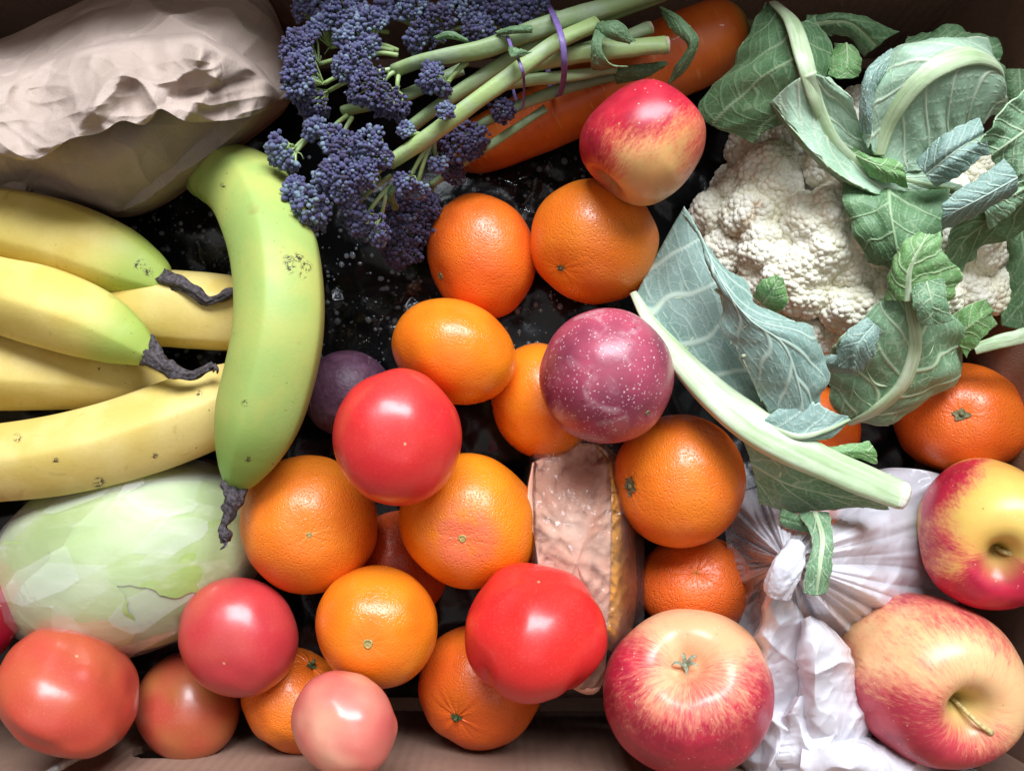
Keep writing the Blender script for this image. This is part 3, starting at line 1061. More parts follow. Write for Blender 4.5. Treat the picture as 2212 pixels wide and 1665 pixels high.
xs, ys = np.linspace(BX0 + .012, BX1 - .012, 300), np.linspace(BY0 + .012, BY1 - .012, 220)  # sheet spread wall to wall, beyond the bag itself, to blacken the deep gaps
X, Y = np.meshgrid(xs, ys, indexing='ij')
edge = np.minimum(np.minimum(X - BX0, BX1 - X), np.minimum(Y - BY0, BY1 - Y))
Z = zblack(X, Y) * sstep(.005, .05, edge) + .004
bag = empty('plastic_bag', (0, 0, .004))
tag(bag, 'crumpled black plastic bag beaded with water drops under the fruit', 'plastic bag')
mk('film', np.stack([X, Y, Z], -1).reshape(-1, 3), gridf(300, 220), bk, bag)
b = Bag()
u = np.array([(0, 0, 1.0)] + [(math.cos(a) * s, math.sin(a) * s, z) for s, z in ((.6, .75), (.95, .25), (1.0, -.1)) for a in np.linspace(0, 2 * np.pi, 9)[:-1]])
uf = [np.array([[0, 1 + i, 1 + (i + 1) % 8] for i in range(8)]), np.array([[1 + r_ * 8 + i, 9 + r_ * 8 + i, 9 + r_ * 8 + (i + 1) % 8, 1 + r_ * 8 + (i + 1) % 8] for r_ in range(2) for i in range(8)])]
for k in range(1100):
    px, py = rng.uniform(270, 1270), rng.uniform(340, 860)
    p = at(px, py, .075)
    z = float(zblack(p[0:1], p[1:2])[0]) + .004
    r_ = .0006 + .0020 * rng.random() ** 4
    b.add(u * np.array([r_, r_ * rng.uniform(.8, 1.3), r_ * .6]) + np.array([p[0], p[1], z]), uf)
b.build('water_drops', drop_m, bag, kind='stuff')

# loose clear film lying over the black bag
clear = film_m('clear_film', (.8, .85, .9), .004, .5, .06, 60, .0006)
cf = empty('clear_film', at(860, 600, .09))
tag(cf, 'crinkled clear plastic film lying on the black bag beneath the oranges', 'plastic film')
for (x0, x1, y0, y1, zz, sd) in [(700, 960, 470, 780, .093, 11), (930, 1270, 300, 520, .098, 12), (300, 560, 400, 720, .090, 13)]:
    gx, gy = np.meshgrid(np.linspace(x0, x1, 110), np.linspace(y0, y1, 110), indexing='ij')
    gx = gx + 22 * noise(np.stack([gy / 60, gx * 0, gx / 90], -1), sd)
    w = at(gx, gy, zz)
    fade = np.sin(np.linspace(0, np.pi, 110))
    h = .010 * crease(w[..., :2] * 26, sd) + .006 * crease(w[..., :2] * 60, sd + 4) - .012 * (1 - fade[:, None] ** .5 * fade[None] ** .5)
    mk('fold', at(gx, gy, zz + h).reshape(-1, 3), gridf(110, 110), clear, cf)

# ------------------------------------------------------------------ paper bag
pap = Nodes('kraft_paper')
_f = pap.noise(700, detail=4)
_c = pap.mix(pap.map(pap.noise(18, detail=2), .3, .7), (.42, .325, .27), (.48, .375, .32))
_c = pap.mix(pap.math('MULTIPLY', pap.map(_f, .5, .8), .22), _c, (.26, .17, .12))
_wp = pap('VectorMath', {0: pap.coord(), 1: pap('VectorMath', {0: pap('TexNoise', {'Vector': pap.coord(), 'Scale': 22.0, 'Detail': 2.0}).outputs['Color'], 'Scale': .05}, operation='SCALE').outputs[0]}, operation='ADD').outputs[0]
_e1 = pap.map(pap.vor(20, vec=_wp, feature='DISTANCE_TO_EDGE'), 0, .30, smooth=False)
_e2 = pap.map(pap.vor(60, vec=_wp, feature='DISTANCE_TO_EDGE'), 0, .30, smooth=False)
_msk = pap.map(pap.noise(14, detail=2), .42, .62)
_hh = pap.math('ADD', pap.math('MULTIPLY', _e1, 1.0), pap.math('MULTIPLY', pap.math('MULTIPLY', _e2, _msk), .2))
_nb = pap.bump(_hh, .0019, .7)
pap = pap.done(pap.bsdf(color=_c, rough=.6, normal=pap.bump(_f, .0003, 1.0, _nb), spec=.3))
pb = empty('paper_bag', at(260, 230, .05))
tag(pb, 'crumpled brown paper bag with its top folded over beside the broccoli', 'paper bag')
PBC = (265, 215)
PBO = [(-330, 260), (-300, 150), (-150, 120), (0, 85), (130, 25), (270, -35), (430, -50), (560, -20), (612, 70), (632, 160), (622, 226), (500, 326), (400, 405), (330, 450), (262, 470), (200, 455), (60, 430), (-120, 430), (-290, 390)]


def pb_disp(G, X, Y):
    w = G[..., :2]
    return .006 * facet(w * 17, 23, .75, .8)[0] + .007 * folds(w, -.9, .09, .05, 21) + .005 * folds(w, .5, .07, .035, 22) + .0012 * folds(w, 1.3, .03, .012, 25)


PBZ = (.182, .100, .03)
pillow('bag_body', PBC, PBO, *PBZ, pap, pb, nt=190, na=560, disp=pb_disp, p=2.2)
fo = outline_fn(PBC, PBO)


def pbz(x, y):
    a = np.arctan2(y - PBC[1], x - PBC[0])
    t = np.clip(np.hypot(x - PBC[0], y - PBC[1]) / fo(a), 0, .995)
    return PBZ[1] + (PBZ[0] - PBZ[1]) * (1 - t ** 2.2) ** (1 / 1.8)


# folded-over top: upper edge joins the body, lower edge stands free
eu = cat([(-280, 230), (-150, 190), (0, 135), (120, 100), (250, 78), (350, 62), (440, 70), (520, 110), (575, 160), (616, 212)], 220)
el = cat([(-280, 320), (-140, 330), (-20, 330), (50, 347), (95, 338), (150, 302), (215, 288), (262, 262), (312, 270), (345, 236), (400, 262), (470, 262), (540, 252), (617, 222)], 220)
s = np.linspace(0, 1, 130)[:, None, None]
P2 = eu[None] * (1 - s) + el[None] * s
s = s[..., 0]
uu = np.linspace(0, 1, 220)[None]
w = at(P2[..., 0], P2[..., 1], .2)[..., :2]
amp = sstep(0, .18, s) * sstep(1.0, .93, uu) 
z = pbz(P2[..., 0], P2[..., 1]) + amp * (.010 + .014 * s) + amp * (.018 * facet(w * 24, 35, .8, .85)[0] + .009 * facet(w * 52, 36, .8, .85)[0] - .007 * facet(w * 37 + 4, 37, .8, .85)[0] + .010 * folds(w, .75, .085, .040, 31) + .009 * folds(w, -.5, .05, .028, 32) + .006 * folds(w, 1.5, .04, .018, 34) + .0022 * folds(w, .2, .022, .009, 33)) - .004 * (1 - amp)
z += .012 * np.exp(-((P2[..., 0] - 430) ** 2 / 700 + (P2[..., 1] - 105) ** 2 / 1600))
z -= .007 * np.exp(-((P2[..., 1] - (205 - .25 * (P2[..., 0] - 400))) ** 2 / 260)) * sstep(330, 420, P2[..., 0]) * amp
G = at(P2[..., 0], P2[..., 1], z)
roll = np.concatenate([G, G[-1:] + np.array([0, .003, -.004]), G[-1:] + np.array([0, .010, -.006])], 0)
fl = mk('folded_top', roll.reshape(-1, 3), gridf(132, 220), pap, pb)

# ------------------------------------------------------------------ carrot
car = Nodes('carrot_skin')
_c = car.mix(car.map(car.noise(30, detail=3), .35, .65), (.60, .105, .012), (.68, .15, .018))
_r = car('Mapping', {'Vector': car.attr('ring', True), 'Scale': (60.0, 1.2, 1.2)}).outputs[0]
_rn = car.noise(1.0, vec=_r, detail=3)
_c = car.mix(car.math('MULTIPLY', car.map(_rn, .62, .72), .4), _c, (.75, .36, .12))
_c = car.mix(car.map(car.attr('s'), .93, .985), _c, (.24, .17, .03))
car = car.done(car.bsdf(color=_c, rough=.42, normal=car.bump(_rn, .0006), spec=.4, coat=.1))
cc = cat([(985, 345, .085, 12), (1010, 332, .092, 46), (1060, 306, .10, 62), (1180, 252, .112, 70), (1320, 185, .124, 78), (1450, 128, .133, 86), (1530, 92, .137, 84), (1575, 70, .138, 70), (1600, 60, .138, 42), (1612, 57, .138, 16)], 90)
w = at(cc[:, 0], cc[:, 1], cc[:, 2])
V, F = tube(w, cc[:, 3] * np.array([pm(q) for q in w]), 48, shape=lambda s, ph: 1 + .03 * noise(np.stack(np.broadcast_arrays(s * 14, np.cos(ph), np.sin(ph)), -1), 4))
e = np.concatenate([np.repeat(np.linspace(0, 1, 90), 48), [0, 1]])
ph = np.concatenate([np.tile(np.arange(48) / 48 * 2 * np.pi, 90), [0, 0]])
co = mk('carrot', V, F, car, attrs={'s': e, 'ring': np.stack([e, np.cos(ph), np.sin(ph)], 1)})
tag(co, 'thick orange carrot lying under the broccoli stalks', 'carrot')
V, F = tube(np.array([w[-1], w[-1] + .002 * CX + .001 * CY, w[-1] + .005 * CX + .002 * CY]), [.0042, .0038, .002], 12)
mk('crown', V, F, calyx_m, co)

# ------------------------------------------------------------------ purple sprouting broccoli
stalk_m = Nodes('broccoli_stalk')
_t = stalk_m.attr('tone')
_c = stalk_m.mix(_t, (.20, .27, .13), (.36, .48, .17))
_c = stalk_m.mix(stalk_m.math('MULTIPLY', stalk_m.map(stalk_m.noise(60, detail=4), .45, .7), .45), _c, (.34, .40, .31))
stalk_m = stalk_m.done(stalk_m.bsdf(color=_c, rough=.45, normal=stalk_m.bump(stalk_m.noise(220, detail=3), .0004), spec=.4))
bud_m = Nodes('broccoli_bud')
_t = bud_m.attr('tone')
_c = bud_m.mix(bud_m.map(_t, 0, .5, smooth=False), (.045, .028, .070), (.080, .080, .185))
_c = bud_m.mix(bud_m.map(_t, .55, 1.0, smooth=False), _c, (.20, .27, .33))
_c = bud_m.mix(bud_m.math('MULTIPLY', bud_m.noise(600, detail=2), .3), _c, (.05, .04, .08))
bud_m = bud_m.done(bud_m.bsdf(color=_c, rough=.62, spec=.25, sheen=.2))
cut_m = plain('cut_stalk', (.52, .47, .33), .6, .25, 250)
bleaf = leaf_m('broccoli_leaf', (.09, .17, .08), (.15, .27, .13), (.30, .42, .22), 160)
band_m = plain('rubber_band', (.17, .11, .30), .5, .2, 300)

bro = empty('broccoli_bunch', at(1000, 150, .05))
tag(bro, 'bunch of purple sprouting broccoli held by a violet rubber band', 'broccoli')


def stalk(pts, tone=.3, cut=False, parent=None):
    c = cat(pts, 40)
    w = at(c[:, 0], c[:, 1], c[:, 2])
    V, F = tube(w, c[:, 3] * pm(w[20]), 14, shape=lambda s, ph: 1 + .10 * np.cos(3 * ph + 4 * s) + .07 * noise(np.stack(np.broadcast_arrays(s * 9, np.cos(ph), np.sin(ph)), -1), 3))
    o = mk('stalk', V, F, stalk_m, parent or bro, attrs={'tone': np.full(len(V), tone) + .25 * noise(V * 40, 2)})
    if cut:
        d = (w[-1] - w[-3]) / np.linalg.norm(w[-1] - w[-3])
        V, F = tube(np.array([w[-1] - d * .001, w[-1] + d * .0012]), c[-1, 3] * pm(w[-1]) * .97, 14)
        mk('cut_end', V, F, cut_m, o)
    return o


S = {}
S['a'] = stalk([(840, 352, .176, 15), (900, 312, .182, 18), (956, 272, .186, 18), (1030, 217, .190, 18), (1106, 163, .193, 18), (1150, 130, .194, 18), (1205, 92, .194, 18), (1290, 52, .190, 17)], .95)
S['b'] = stalk([(885, 275, .168, 13), (973, 211, .174, 15), (1106, 126, .180, 16), (1184, 84, .182, 15), (1300, 40, .178, 14)], .35)
S['c'] = stalk([(850, 152, .178, 14), (905, 133, .184, 15), (973, 119, .188, 17), (1050, 104, .190, 19), (1147, 68, .190, 20), (1269, 30, .186, 20), (1445, -22, .178, 20)], .3)
S['d'] = stalk([(1040, 205, .166, 10), (1110, 178, .172, 13), (1240, 164, .174, 12), (1330, 150, .17, 10)], .6)
S['e'] = stalk([(1120, 150, .172, 14), (1228, 121, .182, 18), (1340, 108, .182, 19), (1438, 99, .180, 19)], .75, True)
S['f'] = stalk([(1140, 150, .165, 12), (1240, 112, .172, 13), (1330, 90, .172, 14), (1402, 62, .170, 15)], .4, True)
S['g'] = stalk([(1000, 290, .150, 9), (1099, 238, .158, 11), (1218, 192, .164, 13), (1337, 162, .160, 13)], .15)
S['h'] = stalk([(1150, 30, .165, 14), (1260, 42, .170, 16), (1371, 10, .170, 17), (1470, -25, .166, 17)], .45)
S['i'] = stalk([(930, 400, .135, 8), (1010, 345, .142, 9), (1080, 300, .150, 9), (1180, 235, .155, 9)], .1)
S['j'] = stalk([(740, 240, .155, 12), (800, 226, .16, 13), (880, 205, .165, 13), (1000, 150, .168, 13)], .2)

_a = np.array([(0, 0, 1.35)] + [(math.cos(a) * s_, math.sin(a) * s_, z_) for s_, z_ in ((.62, 1.0), (1.0, .2), (.75, -.6)) for a in np.linspace(0, 2 * np.pi, 8)[:-1]])
_af = [np.array([[0, 1 + i, 1 + (i + 1) % 7] for i in range(7)]), np.array([[1 + r_ * 7 + i, 8 + r_ * 7 + i, 8 + r_ * 7 + (i + 1) % 7, 1 + r_ * 7 + (i + 1) % 7] for r_ in range(2) for i in range(7)])]


def floret(px, py, z, r, d, root, parent, seed, bud=6.2, cover=74, tone=.5, el=(1.0, 1.0), nped=12):
    """dome of buds on thin pedicels; d in picture directions (right, up, towards viewer)"""
    R_ = np.random.default_rng(seed)
    c = at(px, py, z)
    k = pm(c)
    dv = d[0] * CX + d[1] * CY + d[2] * .72 * CZ
    dv /= np.linalg.norm(dv)
    Bm = basis(dv, seed)
    rm, bm_ = r * k, bud * k
    n = int(2 * np.pi * (1 - math.cos(math.radians(cover))) * rm * rm / (bm_ * bm_ * 1.9))
    i = np.arange(n) + .5
    zc = 1 - (1 - math.cos(math.radians(cover))) * i / n
    th = np.arccos(zc)
    ph = np.pi * (1 + 5 ** .5) * i
    D = np.stack([np.sin(th) * np.cos(ph), np.sin(th) * np.sin(ph), np.cos(th)], 1) + R_.normal(0, .06, (n, 3))
    D /= np.linalg.norm(D, axis=1, keepdims=True)
    lob = 1 + .26 * noise(D * 1.7 + seed, seed) + .08 * R_.normal(0, 1, n)
    L = D * lob[:, None]
    L[:, 0] *= el[0]
    L[:, 1] *= el[1]
    cen = c - dv * rm * .35
    P = cen + (L * rm) @ Bm.T
    Nn = D @ Bm.T
    b = Bag()
    VV, FF3, FF4, TT = [], [], [], []
    for q in range(n):
        bb = basis(Nn[q], q)
        sc = bm_ * R_.uniform(.65, 1.3)
        VV.append(P[q] + (_a * sc) @ bb.T)
    VV = np.concatenate(VV)
    m = len(_a)
    off = (np.arange(n) * m)[:, None, None]
    t = np.clip(tone - .04 + R_.normal(0, .22, n) + .25 * noise(P * 60, seed), 0, 1)
    o = mk('floret', VV, [(_af[0][None] + off).reshape(-1, 3), (_af[1][None] + off).reshape(-1, 4)], bud_m, parent, attrs={'tone': np.repeat(t, m)}, kind='stuff')
    # pedicels and branch
    b = Bag()
    base = cen - dv * rm * .75
    if root is not None:
        rt = at(root[0], root[1], root[2])
        mid = (rt * .45 + base * .55) + np.array([0, 0, .002])
        cv = cat(np.array([rt, mid, base]), 12)
        V, F = tube(cv, np.linspace(5.5, 4.5, 12) * k, 9)
        b.add(V, F, .7)
    for q in np.linspace(0, n - 1, nped).astype(int):
        e_ = P[q] - Nn[q] * bm_ * .5
        cv = cat(np.array([base, base * .45 + e_ * .55 - Nn[q] * 0 + dv * rm * .05 + (e_ - cen) * .18, e_]), 8)
        V, F = tube(cv, np.linspace(2.6, 1.7, 8) * k, 6)
        b.add(V, F, R_.uniform(.4, .9))
    for q in range(4):
        cv = np.array([base, base + (R_.normal(0, .7, 3) * .5 + dv * .4) * rm])
        V, F = tube(cat(np.array([cv[0], cv.mean(0) + .001, cv[1]]), 5), np.linspace(1.6, .9, 5) * k, 5)
        b.add(V, F, R_.uniform(.5, 1))
    b.build('branch', stalk_m, parent)
    return o


FL = [  # px, py, z, r, direction, root, stalk, bud, tone, el
    (655, 100, .176, 40, (-.5, .5, .8), (800, 120, .168), 'c', 6, .5, (1, 1)), (652, 160, .180, 46, (-.6, .1, .9), (800, 140, .168), 'c', 6, .5, (1, 1)),
    (676, 222, .168, 40, (-.5, -.6, .6), (800, 160, .165), 'c', 6, .36, (1, 1)), (700, 60, .172, 34, (-.2, .7, .7), (800, 100, .165), 'c', 6, .6, (1, 1)),
    (745, 26, .178, 38, (-.2, .5, .9), (840, 70, .165), 'c', 7, .62, (1, 1)), (756, 78, .184, 30, (-.3, .2, .9), (850, 110, .172), 'c', 7, .62, (1, 1)),
    (800, 50, .182, 38, (-.1, .6, .8), (860, 110, .170), 'c', 7, .6, (1, 1)), (790, 100, .184, 28, (-.2, .1, .9), (860, 120, .176), 'c', 7, .66, (1, 1)),
    (757, 140, .188, 38, (-.4, .2, .9), (862, 148, .178), 'c', 6, .5, (1, 1)), (795, 182, .190, 44, (-.4, -.3, .9), (862, 150, .178), 'c', 6, .44, (1, 1)), (845, 222, .184, 36, (-.2, -.7, .7), (862, 160, .178), 'c', 6, .42, (1, 1)),
    (885, 22, .176, 36, (-.2, .5, .9), (960, 60, .165), 'h', 6.5, .55, (1, 1)), (940, 52, .172, 42, (-.3, 0, .9), (1010, 60, .163), 'h', 6.5, .45, (1, 1)), (900, 82, .176, 26, (-.5, -.2, .9), (960, 90, .168), 'h', 6.5, .5, (1, 1)),
    (1008, 20, .174, 38, (-.1, .5, .9), (1060, 60, .165), 'h', 6.5, .6, (1, 1)), (1035, 66, .176, 32, (-.1, -.4, .9), (1090, 60, .165), 'h', 6.5, .5, (1, 1)), (1070, 18, .172, 34, (.1, .5, .9), (1120, 50, .162), 'h', 6.5, .5, (1, 1)),
    (1118, 36, .174, 36, (-.1, -.2, .9), (1180, 50, .165), 'h', 6.5, .45, (1, 1)), (1155, 10, .170, 30, (.1, .5, .9), (1200, 40, .162), 'h', 6.5, .5, (1, 1)),
    (935, 168, .186, 33, (-.6, .1, .8), (1010, 128, .182), 'c', 6.5, .55, (1, 1)), (958, 192, .182, 18, (-.2, -.6, .8), (1010, 135, .182), 'c', 6.5, .55, (1, 1)),
    (603, 322, .168, 30, (-.7, -.2, .7), (690, 282, .158), 'j', 8.5, .68, (1, 1)), (624, 345, .166, 22, (-.4, -.7, .7), (690, 282, .158), 'j', 8.5, .66, (1, 1)),
    (682, 278, .170, 26, (-.4, .2, .9), (750, 250, .158), 'j', 8, .66, (1, 1)), (720, 300, .174, 28, (-.3, -.2, .9), (760, 255, .158), 'j', 7.5, .6, (1, 1)), (748, 326, .178, 32, (-.2, 0, .9), (835, 340, .172), 'a', 6.5, .55, (1, 1)),
    (640, 412, .168, 30, (-.6, .1, .8), (715, 340, .164), 'j', 8, .66, (1, 1)), (672, 446, .170, 46, (-.4, -.6, .8), (715, 345, .164), 'j', 7.5, .6, (1, 1)), (700, 400, .172, 26, (-.1, 0, .9), (715, 345, .166), 'j', 8, .68, (1, 1)),
    (728, 378, .180, 36, (-.3, .1, .9), (830, 360, .172), 'a', 7, .58, (1, 1)), (745, 412, .178, 28, (-.3, -.4, .9), (830, 362, .172), 'a', 7, .58, (1, 1)),
    (795, 312, .186, 36, (-.4, .3, .9), (850, 345, .176), 'a', 6.5, .55, (1, 1)), (820, 340, .184, 26, (-.2, -.2, .9), (850, 347, .176), 'a', 6.5, .55, (1, 1)), (790, 378, .184, 30, (-.4, -.2, .9), (850, 350, .174), 'a', 7, .58, (1, 1)),
    (762, 440, .170, 28, (-.4, -.4, .8), (845, 380, .165), 'a', 7.5, .56, (1, 1)), (806, 490, .160, 34, (-.3, -.6, .7), (842, 400, .162), 'a', 7, .46, (1, 1)), (770, 482, .162, 24, (-.4, -.4, .8), (842, 400, .162), 'a', 7, .5, (1, 1)),
    (878, 396, .174, 24, (-.2, -.6, .8), (935, 300, .180), 'a', 7, .58, (1, 1)), (905, 412, .168, 18, (.2, -.7, .7), (935, 300, .180), 'a', 7, .6, (1, 1)), (946, 352, .172, 18, (.3, -.8, .6), (938, 298, .180), 'a', 7, .55, (1, 1)),
    (876, 282, .186, 17, (-.2, .2, .9), (905, 290, .178), 'a', 5.5, .8, (1, 1)), (963, 242, .198, 17, (-.1, 0, 1), (985, 250, .188), 'a', 5.5, .55, (1, 1)),
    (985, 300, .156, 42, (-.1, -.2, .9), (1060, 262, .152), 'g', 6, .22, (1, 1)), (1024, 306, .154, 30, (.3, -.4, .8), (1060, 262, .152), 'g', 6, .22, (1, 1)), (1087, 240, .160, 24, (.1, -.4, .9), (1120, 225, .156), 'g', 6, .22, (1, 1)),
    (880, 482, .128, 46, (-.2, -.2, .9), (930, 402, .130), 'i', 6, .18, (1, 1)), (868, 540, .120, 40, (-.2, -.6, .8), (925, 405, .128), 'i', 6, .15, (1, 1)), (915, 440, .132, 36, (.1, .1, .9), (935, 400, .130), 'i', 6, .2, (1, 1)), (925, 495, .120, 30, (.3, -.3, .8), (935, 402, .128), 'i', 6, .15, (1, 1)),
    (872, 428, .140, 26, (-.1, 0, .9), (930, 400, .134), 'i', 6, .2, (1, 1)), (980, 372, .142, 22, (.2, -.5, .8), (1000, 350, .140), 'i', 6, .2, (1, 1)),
    (700, 20, .162, 30, (-.3, .3, .9), (780, 60, .158), 'c', 6, .4, (1, 1)), (660, 20, .155, 28, (-.5, .3, .9), (760, 60, .155), 'c', 6, .35, (1, 1)), (835, 15, .172, 28, (-.3, .3, .9), (900, 60, .16), 'h', 6.5, .5, (1, 1)),
]
for i, (x_, y_, z_, r_, d_, rt, sk, bd, tn, el_) in enumerate(FL):
    floret(x_, y_, z_, r_ * 1.1, d_, rt, S[sk], 100 + i, bud=bd * .73, tone=tn, el=el_)


def ribbon(name, pts, width, mat, parent, ref):
    c = px3(pts, 60)
    V, F = tube(c, width / 2, 10, ref=ref, flat=.22)
    return mk(name, V, F, mat, parent)


dirn = np.array([.9, .42, 0])
ribbon('rubber_band', [(1186, 14, .170), (1196, 34, .198), (1210, 70, .2125), (1217, 105, .2135), (1219, 150, .205), (1215, 185, .185), (1205, 210, .165), (1190, 190, .150), (1180, 110, .150), (1180, 40, .155), (1186, 14, .170)], .0036, band_m, bro, np.array([0, .2, 1.0]))
ribbon('rubber_band', [(1096, 78, .196), (1108, 110, .204), (1120, 130, .204), (1130, 160, .202), (1132, 200, .178), (1127, 236, .165), (1110, 200, .150), (1095, 110, .16), (1096, 78, .196)], .0020, band_m, bro, np.array([0, .2, 1.0]))


# ------------------------------------------------------------------ leaves
GRIDS = {}
DROP = {11: (.016, .020, .02), 12: (.033, .016, .020), 13: (.033, .033, .033), 14: (.02, .020, .02), 16: (.010, .010, .010), 17: (.010, .010, .010), 18: (.010, .010, .010)}


def veins(o, lines, mat, r0=3.8, r1=.7):
    """raised pale veins laid on a blade along picture curves"""
    G = GRIDS[o.name].reshape(-1, 3)
    rel = G - CAMP
    dep = -(rel @ CZ)
    gx = 1106 + FPX * (rel @ CX) / dep
    gy = 832.5 - FPX * (rel @ CY) / dep
    for ln in lines:
        c = cat(ln, 30)
        idx = [int(np.argmin((gx - a) ** 2 + (gy - b_) ** 2 + .02 * ((dep - dep.min()) / .0003))) for a, b_ in c[:, :2]]
        z = G[idx, 2]
        z = np.convolve(np.pad(z, 4, mode='edge'), np.ones(9) / 9, 'valid')
        w = at(c[:, 0], c[:, 1], z - .0001)
        V, F = tube(w, np.linspace(min(r0, 4.2), .7, 30) * pm(w[0]), 10, ref=(0, 0, 1), flat=.4)
        mk('vein', V, F, mat, o, attrs={'s': np.full(len(V), .1)})


def leaf(name, parent, L, M, R, mat, nu=100, nv=70, crink=.0016, ruff=.003, seed=0, nvein=5, serr=.03, rib=None, ribm=None, thick=.0007, veinw=1.0, lift=0.0, bend=0.0):
    """blade lofted from left margin, midrib, right margin (px, py, z)"""
    L, M, R = [None if p is None else [(a, b_, z_ - (DROP.get(seed, (0, 0, 0))[i_])) for a, b_, z_ in p] for i_, p in enumerate((L, M, R))]
    cl, cm, cr = [None if p is None else px3(p, nu) for p in (L, M, R)]
    lo, hi = (-1 if L is not None else 0), (1 if R is not None else 0)
    v = np.linspace(lo, hi, nv)[None, :]
    u = np.linspace(0, 1, nu)[:, None]
    Lm = float(np.linalg.norm(np.diff(cm, axis=0), axis=1).sum())
    wl = [np.linalg.norm(c_ - cm, axis=1).mean() for c_ in (cl, cr) if c_ is not None]
    Wm = float(np.mean(wl))
    fq = np.minimum(Lm / np.array([.005, .0022, .016]), nu / 3.5)
    jag = serr * np.clip(.016 / Wm, .5, 2.0) * (noise(np.stack(np.broadcast_arrays(u * fq[0], v * 0 + np.sign(v) * 3, u * 0 + seed), -1), seed) + .5 * noise(np.stack(np.broadcast_arrays(u * fq[1], v * 0 + np.sign(v) * 3, u * 0 + seed), -1), seed + 1) + .9 * noise(np.stack(np.broadcast_arrays(u * fq[2], v * 0 + np.sign(v) * 5, u * 0 + seed), -1), seed + 2))
    ve = v * (1 + jag * np.abs(v) ** 3)
    ve3 = ve[..., None]
    if cl is None:
        G = cm[:, None] * (1 - ve3) + cr[:, None] * ve3
    elif cr is None:
        G = cm[:, None] * (1 + ve3) - cl[:, None] * ve3
    else:
        G = cl[:, None] * (ve3 * (ve3 - 1) / 2) + cm[:, None] * (1 - ve3 ** 2) + cr[:, None] * (ve3 * (ve3 + 1) / 2)
    # ragged ends
    endj = .018 * noise(np.stack(np.broadcast_arrays(v * Wm / .005 + 20, u * 0, u * 0 + seed), -1), seed + 4)
    tdir = np.gradient(G, axis=0) * nu
    G = G + tdir * (endj * sstep(.75, 1.0, u))[..., None]
    N = gnormal(G)
    N *= np.sign((N * (CAMP - G)).sum(-1, keepdims=True).mean() + 1e-9)
    vw = .03 * noise(np.stack(np.broadcast_arrays(u * 6, v * 3, u * 0 + seed), -1), seed + 6)
    ph = (u - .30 * np.abs(v) ** .85 + vw + .13 * (v > 0)) * nvein + .37 * seed
    dist = np.abs(ph - np.round(ph)) / nvein
    wv = .016 * (1.15 - .75 * np.abs(v)) * veinw
    vein = sstep(wv, wv * .35, dist)
    wm = .045 * (1.1 - .7 * u)
    vein = np.maximum(vein, sstep(wm, wm * .5, np.abs(v) + 0 * u))
    ph2 = (np.abs(v) * 1.0 + .5 * u + 2.5 * vw) * 6 + .5 * np.floor(ph)
    d2 = np.abs(ph2 - np.round(ph2)) / 6
    vein = np.maximum(vein, .55 * sstep(.010, .004, d2))
    q = np.stack(np.broadcast_arrays(u * Lm / .030, v * Wm / .030, u * 0 + seed), -1)
    ruff = 1.7 * ruff * min(1.0, Wm / .025)
    h = sstep(.02, .3, np.abs(v)) * crink * (noise(q * 1.0, seed) + .35 * noise(q * 2.6, seed + 1)) + ruff * np.abs(v) ** 2.2 * noise(np.stack(np.broadcast_arrays(u * Lm / .014, np.sign(v) * 2 + v * .5, u * 0 + seed), -1), seed + 2)
    h = h + .0005 * vein - .0006 * np.cos(2 * np.pi * ph) * np.abs(v) ** .5 * min(1, Wm / .02)
    h = h + lift * np.abs(v) ** 2
    G = G + N * h[..., None]
    edge = sstep(.965, .995, np.abs(ve) / (1 + np.abs(jag)))
    o = mk(name, G.reshape(-1, 3), gridf(nu, nv), mat, parent, attrs={'vein': np.clip(vein, 0, 1).ravel(), 'edge': (edge + 0 * u).ravel()})
    GRIDS[o.name] = G
    md = o.modifiers.new('thickness', 'SOLIDIFY')
    md.thickness = thick
    md.offset = 0
    if rib:
        jm = int(np.argmin(np.abs(v)))
        C = cm + N[:, jm] * .0002
        k = pm(C[nu // 2])
        rr = np.interp(np.linspace(0, 1, nu), np.linspace(0, 1, len(rib)), rib) * k
        V, F = tube(C, rr * .85, 18, ref=N[0, jm], flat=.42)
        s_ = np.concatenate([np.repeat(np.linspace(0, 1, nu), 18), [0, 1]])
        p_ = np.concatenate([np.tile(np.arange(18) / 18 * 2 * np.pi, nu), [0, 0]])
        mk('midrib', V, F, ribm, o, attrs={'s': s_, 'ring': np.stack([s_, np.cos(p_), np.sin(p_)], 1)})
    return o


# broccoli leaves
leaf('leaf', bro, [(1290, 50, .196), (1278, 90, .203), (1276, 140, .196), (1280, 150, .188)], [(1300, 52, .197), (1287, 92, .204), (1290, 138, .198), (1300, 152, .190)], [(1330, 62, .196), (1300, 95, .203), (1320, 142, .199), (1362, 145, .19)], bleaf, 50, 24, seed=3, nvein=3, crink=.0006, ruff=.0015)
leaf('leaf', bro, [(1300, 46, .198), (1340, 50, .202), (1372, 90, .198)], [(1290, 56, .200), (1325, 64, .204), (1365, 92, .199)], [(1285, 66, .197), (1310, 80, .200), (1360, 94, .198)], bleaf, 40, 20, seed=4, nvein=3, crink=.0006, ruff=.001)
leaf('leaf', bro, [(1425, 14, .175), (1470, 40, .185), (1508, 90, .185), (1480, 150, .175), (1444, 182, .165)], [(1430, 22, .175), (1462, 50, .186), (1496, 95, .187), (1470, 145, .177), (1446, 178, .166)], [(1432, 32, .172), (1450, 62, .182), (1485, 100, .184), (1462, 140, .174), (1448, 174, .165)], bleaf, 60, 22, seed=5, nvein=4, crink=.0006, ruff=.0015)
